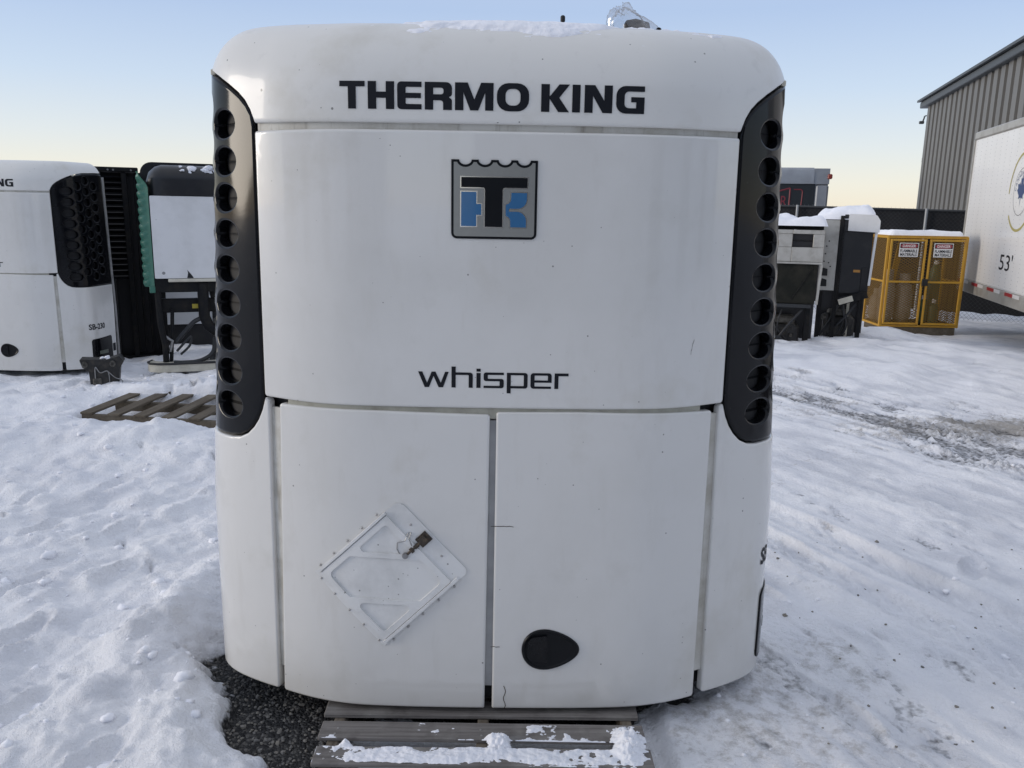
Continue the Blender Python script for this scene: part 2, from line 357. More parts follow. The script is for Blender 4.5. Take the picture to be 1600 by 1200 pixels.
def inset_poly(poly, d):
    """move the outline inwards by d (outline counter-clockwise or clockwise)"""
    P = np.array(poly, float); A = .5 * np.sum(P[:, 0] * np.roll(P[:, 1], -1) - np.roll(P[:, 0], -1) * P[:, 1])
    e1 = P - np.roll(P, 1, 0); e2 = np.roll(P, -1, 0) - P
    n1 = np.stack([-e1[:, 1], e1[:, 0]], 1) / (np.linalg.norm(e1, axis=1)[:, None] + 1e-12)
    n2 = np.stack([-e2[:, 1], e2[:, 0]], 1) / (np.linalg.norm(e2, axis=1)[:, None] + 1e-12)
    nn = n1 + n2; ln = np.maximum((nn * nn).sum(1)[:, None] / 2, .25); nn = nn / ln
    return [tuple(p) for p in P + nn * d * (1 if A > 0 else -1)]
def inside(poly, a, b):
    c = False; n = len(poly); j = n - 1
    for i in range(n):
        if (poly[i][1] > b) != (poly[j][1] > b) and a < (poly[j][0] - poly[i][0]) * (b - poly[i][1]) / (poly[j][1] - poly[i][1]) + poly[i][0]: c = not c
        j = i
    return c

# numpy noise
def _hash(ix, iy, seed):
    h = (ix.astype(np.int64) * 374761393 + iy.astype(np.int64) * 668265263 + seed * 1442695041) & 0x7fffffff
    h = ((h ^ (h >> 13)) * 1274126177) & 0x7fffffff
    return ((h ^ (h >> 16)) & 0xffff) / 65535.0
def vnoise(x, y, seed=0):
    x = np.asarray(x, float); y = np.asarray(y, float)
    ix = np.floor(x); iy = np.floor(y); fx = x - ix; fy = y - iy
    fx = fx * fx * fx * (fx * (fx * 6 - 15) + 10); fy = fy * fy * fy * (fy * (fy * 6 - 15) + 10)
    a = _hash(ix, iy, seed); b = _hash(ix + 1, iy, seed); c = _hash(ix, iy + 1, seed); d = _hash(ix + 1, iy + 1, seed)
    return (a + (b - a) * fx) * (1 - fy) + (c + (d - c) * fx) * fy
def fbm(x, y, seed=0, oct=5, gain=.5, lac=2.03):
    s = 0; amp = 1; tot = 0; x = np.asarray(x, float); y = np.asarray(y, float)
    ca, sa = math.cos(.6), math.sin(.6)
    for o in range(oct):
        s = s + amp * vnoise(x, y, seed + o * 17); tot += amp; amp *= gain
        x, y = (x * ca - y * sa) * lac + 3.7, (x * sa + y * ca) * lac + 1.9
    return s / tot
def sm(a, b, x): 
    t = np.clip((np.asarray(x, float) - a) / (b - a), 0, 1); return t * t * (3 - 2 * t)

# ------------------------------------------------------------------ ground: snow over asphalt
def seg_dist(x, y, pts):
    d = np.full(np.shape(x), 1e9)
    for (ax, ay), (bx, by) in zip(pts[:-1], pts[1:]):
        vx, vy = bx - ax, by - ay; t = np.clip(((x - ax) * vx + (y - ay) * vy) / (vx * vx + vy * vy), 0, 1)
        d = np.minimum(d, np.hypot(x - ax - t * vx, y - ay - t * vy))
    return d
def ell(x, y, cx, cy, rx, ry, a=0.0):
    c, s = math.cos(a), math.sin(a); dx, dy = x - cx, y - cy
    return np.hypot((dx * c + dy * s) / rx, (-dx * s + dy * c) / ry)
PRINTS = [(-1.75, .05, 1.2), (-1.55, .62, 1.35), (-2.05, .55, 1.1), (-1.9, 1.15, 1.3), (-2.3, 1.05, 1.25), (-2.15, 1.75, 1.5), (-2.6, 1.7, 1.3), (-2.5, 2.4, 1.2), (-2.9, 2.2, 1.4), (1.25, .15, 2.0), (1.5, .65, 1.9), (1.2, 1.1, 2.1), (1.55, 1.6, 1.8), (1.3, 2.1, 2.0), (2.3, .3, 1.1), (2.55, .8, 1.2), (2.4, 1.4, 1.0), (-3.3, 1.4, 2.2), (-3.0, .9, 2.0), (-1.35, -.25, 1.0)]
def base_z(x, y): return -.35 * sm(2, 13, y)
def ground_fields(x, y):
    x = np.asarray(x, float); y = np.asarray(y, float)
    left = 1 - sm(-.9, 1.0, x); far = sm(3.0, 6.0, y)
    big = fbm(x * .55, y * .55, 3, 4) - .5
    mid = fbm(x * 2.1, y * 2.1, 11, 5, .55) - .5
    lump = np.maximum(fbm(x * 6.5, y * 6.5, 23, 4, .55) - .48, 0)
    fine = fbm(x * 22, y * 22, 31, 3) - .5
    # streaks along the way people and wheels move (right side) and drag marks (left side)
    tx, ty = .42, -.91
    al = x * tx + y * ty; ac = -x * ty + y * tx
    streak = fbm(al * .9, ac * 7.5, 41, 4, .55) - .5
    lx, ly = .46, .89
    al2 = x * lx + y * ly; ac2 = -x * ly + y * lx
    drag = fbm(al2 * 1.1, ac2 * 7.0, 51, 4, .5) - .5
    rid = 1 - np.abs(2 * fbm(x * 3.4, y * 3.4, 111, 4, .55) - 1) * 2.2
    crust = fbm(x * 11, y * 11, 121, 4, .6) - .5
    t = .06 + .06 * big + left * (.022 * (rid - .6) + .010 * crust)
    t = t + left * (.13 * mid * (.5 + .5 * far) + .08 * lump + .008 * fine + .09 * drag * np.exp(-(ell(x, y, -2.0, 1.7, 1.0, 1.1) ** 2)))
    t = t + (1 - left) * (.035 * mid + .05 * lump * sm(.5, .7, fbm(x * .8, y * .8, 61, 3)) + .006 * fine + .040 * streak + .008 * crust)
    # mounds
    t = t + .17 * np.exp(-ell(x, y, -2.6, 3.2, 1.8, .55) ** 2) * (.6 + .9 * fbm(x * 2.2, y * 2.2, 71, 4))
    t = t + .10 * np.exp(-ell(x, y, -1.45, .75, .16, .75, -.05) ** 2) * (.4 + 1.0 * fbm(x * 5, y * 5, 72, 4))
    t = t + .07 * np.exp(-ell(x, y, -1.15, -.1, .13, .5, .3) ** 2)
    t = t + .17 * np.exp(-ell(x, y, -2.9, 5.12, 1.5, .24, .05) ** 2) * (.5 + 1.0 * fbm(x * 3, y * 1.5, 73, 3)) + .06 * np.exp(-ell(x, y, -3.6, 5.7, 2.2, .22, .05) ** 2)
    t = t + .03 * np.exp(-ell(x, y, -5.2, 4.8, 1.6, .5) ** 2) - .05 * np.exp(-ell(x, y, -5.4, 6.3, 1.2, .45) ** 2)
    t = t + .20 * np.exp(-ell(x, y, 5.6, 9.2, 2.6, 1.5, -.25) ** 2) * (.35 + 1.1 * fbm(x * 1.3, y * 1.3, 74, 4))
    t = t + .22 * np.exp(-ell(x, y, 6.1, 11.3, .8, .55) ** 2) * (.6 + .7 * fbm(x * 3, y * 3, 75, 3))
    t = t + .12 * np.exp(-ell(x, y, 4.6, 7.4, 2.2, .7, -.3) ** 2) * (.3 + 1.1 * fbm(x * 2, y * 2, 76, 4))
    t = t * (1 - .7 * sm(14, 22, y)) 
    t = np.maximum(t, .012)
    # boot prints and a pair of wheel ruts
    for (fx, fy, fa) in PRINTS:
        e1 = ell(x, y, fx, fy, .15, .055, fa); t = t - .030 * np.exp(-e1 ** 6) + .010 * np.exp(-((e1 - 1.25) / .25) ** 2)
    for off in (0, .34):
        dd = (ac - (2.05 + off)) / .10; tread = .006 * np.sign(np.sin(al * 46 + 9 * np.abs(dd)))
        t = t - (.018 + tread) * np.exp(-dd ** 6) * (1 - left) * sm(.30, .55, fbm(al * .8, ac * 2, 131, 3)) + .012 * np.exp(-((np.abs(dd) - 1.25) / .3) ** 2) * (1 - left)
    # bare asphalt
    e = .9 * (fbm(x * 4.5, y * 4.5, 81, 5, .6) - .5)
    m = 1 - np.minimum.reduce([ell(x, y, -.76, .05, .235, .28, .5), ell(x, y, -.55, .48, .62, .42), ell(x, y, .05, .55, .75, .50), np.minimum(ell(x, y, -.62, -.22, .16, .10), 9)])
    m = sm(-.12, .12, m + e * .75)
    # wheel tracks on the right with asphalt showing
    w = .5 * (fbm(al * 1.1, ac * 9, 91, 5, .6) - .5) + .5 * (fbm(x * 3.2, y * 3.2, 92, 4) - .5)
    d1 = seg_dist(x, y, [(2.2, 8.0), (2.9, 6.27), (3.22, 5.52), (3.47, 4.65), (3.73, 4.04), (4.3, 3.1)])
    d2 = seg_dist(x, y, [(1.6, 7.0), (2.35, 5.5), (2.92, 4.73), (3.36, 3.83), (4.0, 2.6)])
    d3 = seg_dist(x, y, [(2.3, 9.0), (3.3, 6.8), (4.2, 4.6), (4.8, 3.4)])
    tr = np.maximum.reduce([sm(.9, .0, d1) * .88, sm(.7, .0, d2) * .74, sm(.6, .0, d3) * .66])
    slush = np.exp(-ell(x, y, 4.7, 4.9, .85, .75) ** 2)
    tr = np.maximum(tr, slush * (.45 + .9 * (fbm(al * .8, ac * 6, 93, 4) - .35)))
    w2 = fbm(al * 2.2, ac * 26, 94, 4, .6) - .5
    m2 = sm(.45, .85, tr + w * 1.5 + w2 * 1.5)
    th = sm(.46, .68, .6 * fbm(x * 1.6, y * 1.6, 95, 5, .62) + .4 * fbm(al * 1.2, ac * 5, 98, 5, .6)) * sm(.2, 1.2, x) * sm(4.2, 1.6, y) * .62     # worn thin patches close by
    m3 = sm(.62, .76, th + .42 * fbm(x * 16, y * 16, 96, 3))
    bare = np.maximum(np.maximum(m, m2 * .60), m3 * .52)
    t = t * (1 - .93 * m) * (1 - .75 * m2) * (1 - .3 * m3)
    # beneath the two pallets
    pad = sm(1.12, 1.0, np.maximum(np.abs(x + .08) / .60, np.abs(y - .24) / .58)); t = t * (1 - .85 * pad)
    pad2 = sm(1.15, 1.0, np.maximum(np.abs(x + 2.93) / .74, np.abs(y - 4.40) / .50)); t = t * (1 - .75 * pad2)
    t = t + m * .012 * (fbm(x * 30, y * 30, 97, 3) - .3)
    dirt = .34 * (1 - left) * sm(.42, .7, fbm(x * .9, y * .9, 101, 4)) + .30 * slush + .22 * tr + .10
    dirt = dirt + .30 * np.exp(-ell(x, y, 1.75, .55, .35, .6, .3) ** 2) + .3 * np.exp(-ell(x, y, 1.5, 1.3, .35, .3) ** 2) + .22 * np.exp(-ell(x, y, 2.6, .5, .4, .6) ** 2) + .28 * np.exp(-ell(x, y, -2.0, .35, .2, .6, .2) ** 2)
    dirt = dirt + .12 * np.exp(-ell(x, y, .85, .1, .4, .3) ** 2)
    GF['pack'] = np.clip((1 - left) * sm(.46, .68, .5 * fbm(al * 1.0, ac * 6, 141, 5, .6) + .5 * fbm(x * 2.2, y * 2.2, 142, 5, .6)) * .9 + left * .55 * sm(.50, .70, fbm(al2 * 1.4, ac2 * 4, 143, 5, .6)) + .7 * tr * sm(.4, .6, w2 + .5), 0, 1)
    return base_z(x, y) + t, np.clip(bare, 0, 1), np.clip(dirt, 0, 1)
GF = {}
def gz(x, y): return float(ground_fields(np.array([x]), np.array([y]))[0][0])

def build_ground():
    dr = .0046
    rr = .75 * np.exp(np.arange(0, int(math.log(24 / .75) / dr)) * dr)
    rr = np.concatenate([[0.0, .3], rr, rr[-1] * np.exp(np.arange(1, 90) * .055)])
    th = np.concatenate([np.linspace(-.72, .72, 330), np.linspace(.72, 2 * math.pi - .72, 60)[1:-1]])
    A, B = np.meshgrid(rr, th, indexing='ij')
    X = A * np.sin(B); Y = CAM.y + A * np.cos(B)
    Z, bare, dirt = ground_fields(X, Y)
    nr, nt = A.shape
    co = np.stack([X, Y, Z], -1).reshape(-1, 3)
    i = np.arange(nr - 1)[:, None] * nt; j = np.arange(nt)[None]; j2 = (j + 1) % nt
    q = np.stack([i + j, i + j2, i + nt + j2, i + nt + j], -1).reshape(-1, 4)[:, ::-1]
    me = bpy.data.meshes.new('ground'); me.vertices.add(len(co)); me.vertices.foreach_set('co', co.ravel())
    me.loops.add(q.size); me.loops.foreach_set('vertex_index', q.ravel().astype(np.int32))
    me.polygons.add(len(q)); me.polygons.foreach_set('loop_start', np.arange(0, q.size, 4, dtype=np.int32))
    me.update(calc_edges=True)
    me.polygons.foreach_set('use_smooth', np.ones(len(q), bool))
    for nm, a in (('bare', bare), ('dirt', dirt), ('pack', GF['pack'])):
        at = me.attributes.new(nm, 'FLOAT', 'POINT'); at.data.foreach_set('value', a.ravel().astype(np.float32))
    o = link_mesh('ground', me, M['ground']); tag(o, kind='structure')
build_ground()

rng = random.Random(7)
def clump(mb, x, y, z, r, rnd, squash=.7, n=1):
    """an uneven lump of snow or stone: a jittered icosphere-like lathe"""
    rings = 4; seg = 7; ph = rnd.random() * 6
    vs = [(x, y, z + r * squash * rnd.uniform(.8, 1.1))]
    for i in range(1, rings):
        a = math.pi * i / rings
        for k in range(seg):
            b = ph + 2 * math.pi * k / seg; q = r * rnd.uniform(.55, 1.25)
            vs.append((x + q * math.sin(a) * math.cos(b), y + q * math.sin(a) * math.sin(b), z + q * squash * math.cos(a)))
    vs.append((x, y, z - r * squash))
    fs = [(0, 1 + k, 1 + (k + 1) % seg) for k in range(seg)]
    for i in range(rings - 2):
        fs += [(1 + i * seg + k, 1 + (i + 1) * seg + k, 1 + (i + 1) * seg + (k + 1) % seg, 1 + i * seg + (k + 1) % seg) for k in range(seg)]
    e = len(vs) - 1; b0 = 1 + (rings - 2) * seg
    fs += [(e, b0 + (k + 1) % seg, b0 + k) for k in range(seg)]
    mb.add(vs, fs)
def scatter():
    N = 3000; r = np.random.RandomState(4)
    x = np.where(r.rand(N) < .62, r.uniform(-4.5, -1.05, N), r.uniform(.7, 5.5, N)); y = -.5 + 7.5 * r.rand(N) ** 1.5
    keep = fbm(x * 1.1, y * 1.1, 200, 3) + .25 * (x < 0) > .58; x, y = x[keep], y[keep]
    z, bare, _ = ground_fields(x, y); mb = MB(); rd = random.Random(3)
    for a, b, c, q in zip(x, y, z, bare):
        if q > .4 or (abs(a + .08) < .62 and -.4 < b < .9): continue
        s = .004 + .030 * rd.random() ** 6 * (1.2 if a < 0 else .7)
        clump(mb, a, b, c - s * .1, s, rd, .6)
    o = mb.build('snow_crumbs', M['snow'], smooth=True, fix=False); tag(o, 'loose white snow crumbs strewn over the packed snow of the yard', 'snow', kind='stuff')
    x = np.concatenate([r.uniform(-1.1, -.45, 900), r.uniform(1.0, 3.0, 90)]); y = np.concatenate([r.uniform(-.35, .6, 900), r.uniform(-.1, 1.8, 90)])
    z, bare, _ = ground_fields(x, y); mb = MB()
    for i, (a, b, c, q) in enumerate(zip(x, y, z, bare)):
        if q < .5 and i < 900: continue
        s = rd.uniform(.003, .008) * (1.7 if rd.random() < .06 else 1); clump(mb, a, b, c + s * .2, s, rd, .7)
    o = mb.build('gravel', M['stone'], fix=False); tag(o, 'small grey gravel on the bare dark asphalt beside the front pallet', 'gravel', kind='stuff')
scatter()

# ------------------------------------------------------------------ lettering
def text_outline(body, size=1.0, bold=0.0, space=1.0):
    """the built-in font as 2D vertices and faces, centred on its own box"""
    cu = bpy.data.curves.new('lettering', 'FONT'); cu.body = body; cu.size = size; cu.offset = bold; cu.space_character = space
    cu.resolution_u = 3
    o = bpy.data.objects.new('lettering', cu); me = o.to_mesh()
    vs = np.array([v.co[:2] for v in me.vertices]); fs = [tuple(p.vertices) for p in me.polygons]
    o.to_mesh_clear(); bpy.data.objects.remove(o); bpy.data.curves.remove(cu)
    lo, hi = vs.min(0), vs.max(0)
    return vs - (lo + hi) / 2, fs, hi - lo
def put_text(name, body, width, height, fn, m, parent, bold=0.0, space=1.0):
    vs, fs, d = text_outline(body, 1.0, bold, space)
    vs = vs * np.array([width / d[0], height / d[1]])
    return MB().add([fn(a, b) for a, b in vs], fs).build(name, m, parent, fix=False)
def rc(x0, x1, y0, y1): return [(x0, y0), (x1, y0), (x1, y1), (x0, y1)]
def rp(*pts):
    """outline from (x, y) or (x, y, corner radius)"""
    return round_poly([p[:2] for p in pts], [p[2] if len(p) > 2 else 0 for p in pts], 5)
BIG = {   # heavy square capitals, height 0 (top) to 140
 'T': ([rc(35, 163, 0, 28), rc(78, 118, 10, 140)], []),
 'H': ([rc(178, 220, 0, 140), rc(268, 310, 0, 140), rc(200, 290, 53, 84)], []),
 'E': ([rp((325, 0, 20), (446, 0), (446, 27), (367, 27, 6), (367, 57, 0), (443, 57), (443, 83), (367, 83), (367, 113, 6), (446, 113), (446, 140), (325, 140, 20))], []),
 'R': ([rp((462, 0), (597, 0, 30), (597, 68, 18), (580, 76, 3), (597, 86, 14), (597, 140), (553, 140), (553, 92, 14), (504, 92), (504, 140), (462, 140))], [rp((504, 29), (555, 29, 12), (555, 62, 12), (504, 62))]),
 'M': ([[(612, 0), (675, 0), (708, 85), (741, 0), (803, 0), (803, 140), (762, 140), (762, 50), (728, 140), (688, 140), (654, 50), (654, 140), (612, 140)]], []),
 'O': ([rp((820, -1, 58), (980, -1, 58), (980, 141, 58), (820, 141, 58))], [rp((863, 28, 30), (937, 28, 30), (937, 112, 30), (863, 112, 30))]),
 'K': ([rc(1040, 1082, 0, 140), [(1078, 68), (1130, 0), (1182, 0), (1130, 68), (1180, 140), (1126, 140)]], []),
 'I': ([rc(1195, 1235, 0, 140)], []),
 'N': ([rc(1256, 1298, 0, 140), rc(1355, 1396, 0, 140), [(1266, 0), (1308, 0), (1392, 140), (1348, 140)]], []),
 'G': ([rp((1415, 0, 48), (1558, 0), (1558, 28), (1457, 28, 22), (1457, 112, 22), (1516, 112), (1516, 82), (1490, 82), (1490, 56), (1558, 56), (1558, 140), (1415, 140, 48))], []),
}
SMALL = {
 'w': ([[(178, 0), (212, 0), (252, 92), (290, 0), (322, 0), (366, 92), (402, 0), (432, 0), (385, 130), (348, 130), (306, 36), (268, 130), (232, 130)]], []),
 'h': ([rc(455, 490, -45, 130), rp((470, 3), (632, 3, 24), (632, 130), (598, 130), (598, 24, 6), (470, 24))], []),
 'i': ([rc(662, 697, 5, 130), rc(662, 697, -30, -6)], []),
 's': ([rp((722, 0, 20), (890, 0), (890, 20), (757, 20, 6), (757, 52, 4), (890, 52, 20), (890, 130, 20), (722, 130), (722, 111), (855, 111, 6), (855, 72, 4), (722, 72, 20))], []),
 'p': ([rc(915, 948, 0, 172), rp((915, 0), (1088, 0, 22), (1088, 130, 22), (915, 130))], [rp((948, 20), (1056, 20, 6), (1056, 110, 6), (948, 110))]),
 'e': ([rp((1112, 0, 24), (1288, 0, 24), (1288, 79), (1146, 79), (1146, 111, 6), (1284, 111), (1284, 130), (1112, 130, 24))], [rp((1146, 20, 5), (1256, 20, 5), (1256, 60), (1146, 60))]),
 'r': ([rc(1312, 1345, 0, 130), rp((1312, 0), (1428, 0), (1428, 23), (1312, 23))], []),
}
def put_glyphs(name, glyphs, fn, m, parent, step=25):
    mb = MB()
    for so, ho in glyphs.values():
        so2 = [densify(p, step) for p in so]
        xs = [a for p in so for a, b in p]; ys = [b for p in so for a, b in p]
        pts = [(a, b) for a in np.arange(min(xs) + 7, max(xs), step) for b in np.arange(min(ys) + 7, max(ys), step)]
        V, T = fill(so2, ho, pts); mb.add([fn(a, b) for a, b in V], T)
    return mb.build(name, m, parent, smooth=True)

# ------------------------------------------------------------------ trailer refrigeration unit (front towards -y)
ZB = .10
PTS = np.array([(0, 0), (.15, .001), (.3, .004), (.45, .012), (.55, .028), (.65, .058), (.75, .102), (.85, .150), (.94, .205), (1.0, .262), (1.035, .33), (1.052, .42), (1.060, .52), (1.065, .64), (1.066, .76)])
def _curve():
    P = np.vstack([[-PTS[1][0], PTS[1][1]], PTS, 2 * PTS[-1] - PTS[-2]]); out = []
    for i in range(1, len(P) - 2):
        p0, p1, p2, p3 = P[i - 1:i + 3]
        for t in np.linspace(0, 1, 30, endpoint=False):
            out.append(.5 * ((2 * p1) + (-p0 + p2) * t + (2 * p0 - 5 * p1 + 4 * p2 - p3) * t * t + (-p0 + 3 * p1 - 3 * p2 + p3) * t ** 3))
    out.append(P[-2]); out = np.array(out)
    for _ in range(12): out[1:-1] = .25 * out[:-2] + .5 * out[1:-1] + .25 * out[2:]
    return np.r_[0, np.cumsum(np.hypot(*np.diff(out, axis=0).T))], out
SS, QQ = _curve(); UMAX = SS[-1]
def plan(u, z):
    a = np.abs(u); x = np.interp(a, SS, QQ[:, 0]); y = np.interp(a, SS, QQ[:, 1])
    k = 1 - .21 * np.clip((z - .8) / 1.4, 0, 1.15) ** .9
    k = k + (1 - k) * .6 * sm(.36, .76, y)
    x = np.where(x > .72, .72 + (x - .72) * k, x)
    return np.sign(u) * x, y
def shell(u, z, off=0.0):
    x, y = plan(u, z); e = .006
    x1, y1 = plan(u + e, z); x0, y0 = plan(u - e, z)
    dx, dy = x1 - x0, y1 - y0; L = math.hypot(dx, dy)
    return (float(x + dy / L * off), float(y - dx / L * off), float(z - ZB))
def panel(name, outline, m, parent, th=.022, r=.006, holes=(), off=0.0, du=.03, dz=.07, dens=.03):
    """a sheet following the shell, with rolled edges; outline and holes in (u, z)"""
    mb = MB(); out = densify(outline, dens)
    lev = [(r + .004, 0), (r, 0), (r * .3, -r * .3), (0, -r), (0, -th)]
    rings = [inset_poly(out, a) for a, _ in lev]
    us = [p[0] for p in out]; zs = [p[1] for p in out]
    core = inset_poly(out, r + .012)
    hin = []; 
    for (cu, cz, ru, rz) in holes:
        hin.append([(cu + (ru + .009) * math.cos(2 * math.pi * k / 24), cz + (rz + .009) * math.sin(2 * math.pi * k / 24)) for k in range(24)])
    pts = []
    for a in np.arange(min(us), max(us), du):
        for b in np.arange(min(zs) + .01, max(zs), dz):
            if inside(core, a, b) and all(((a - cu) / (ru + .015)) ** 2 + ((b - cz) / (rz + .015)) ** 2 > 1 for cu, cz, ru, rz in holes): pts.append((a, b))
    V, T = fill([rings[0]], hin, pts); mb.add([shell(a, b, off) for a, b in V], T)
    n = len(out); vs = []
    for (ins, o), rg in zip(lev, rings): vs += [shell(a, b, off + o) for a, b in rg]
    mb.add(vs, [(i * n + k, i * n + (k + 1) % n, (i + 1) * n + (k + 1) % n, (i + 1) * n + k) for i in range(len(lev) - 1) for k in range(n)])
    return mb.build(name, m, parent, smooth=50)

CAP_Z0, CAP_ZS, CAP_ZT, CAP_IN = 2.083, 2.17, 2.405, .235
CAP_Z1, CAP_I1 = CAP_ZS, CAP_IN
EDGE = [(0, 2.083), (.70, 2.083), (.792, 2.084), (.800, 2.10), (.812, 2.122), (.838, 2.152), (.875, 2.178), (.93, 2.206), (1.0, 2.235), (1.06, 2.254), (1.12, 2.268), (1.22, 2.282), (1.40, 2.29), (1.6, 2.292)]
def cap_low(u): return float(np.interp(abs(u), [e[0] for e in EDGE], [e[1] for e in EDGE]))
def cap_pt(u, v, off=0.0):
    """v 0 at the lower edge, 1 where the crown becomes flat"""
    au = abs(u); CAP_ZS = CAP_Z1 + .045 * float(sm(.75, 1.08, au)); CAP_IN = CAP_I1 * (1 - .25 * float(sm(.55, 1.0, au)))
    zl = cap_low(u); t0 = math.asin(max(0, min(1, (zl - CAP_ZS) / (CAP_ZT - CAP_ZS)))) if zl > CAP_ZS else None
    if t0 is None:
        L1 = CAP_ZS - zl; L2 = .5 * math.pi * .235; w = L1 / (L1 + L2)
        if v < w: z, ins, nz = zl + (CAP_ZS - zl) * v / w, 0.0, 0.0
        else:
            a = (v - w) / (1 - w) * math.pi / 2; z, ins, nz = CAP_ZS + (CAP_ZT - CAP_ZS) * math.sin(a), CAP_IN * (1 - math.cos(a)), math.sin(a)
    else:
        a = t0 + (math.pi / 2 - t0) * v; z, ins, nz = CAP_ZS + (CAP_ZT - CAP_ZS) * math.sin(a), CAP_IN * (1 - math.cos(a)), math.sin(a)
    x, y, zz = shell(u, min(z, 2.28), -ins + off * math.sqrt(1 - nz * nz))
    return (x, y, z - ZB + off * nz)
def build_cap(parent):
    mb = MB(); us = sorted(set([round(float(a), 4) for a in np.linspace(-1.5, 1.5, 121)] + [s * e[0] for e in EDGE for s in (-1, 1) if e[0] < 1.5])); nv = 18
    rows = []
    for u in us:
        zl = cap_low(u)
        r = []
        def low(du, o):     # rolled lower edge: points moved along the shell below the rim
            x, y, z = cap_pt(u, 0); nx, ny, _ = shell(u, min(zl, 2.28), 1); bx, by, _ = shell(u, min(zl, 2.28), 0)
            return (x + (nx - bx) * o, y + (ny - by) * o, z + du)
        r += [low(.002, -.03), low(0, -.008), low(.001, -.003), low(.004, 0)]
        r += [cap_pt(u, v) for v in [.03, .07] + [i / nv for i in range(2, nv + 1)]]
        px, py, pz = r[-1]
        for f in (.12, .4, .75): r.append((px * (1 - f), py + (.7 - py) * f, pz + .012 * math.sin(f * 1.5)))
        rows.append(r)
    nr = len(rows[0]); vs = [p for r in rows for p in r]
    mb.add(vs, [(i * nr + k, i * nr + k + 1, (i + 1) * nr + k + 1, (i + 1) * nr + k) for i in range(len(us) - 1) for k in range(nr - 1)])
    o = mb.build('cap', M['paint_cap'], parent, smooth=50)
    return o

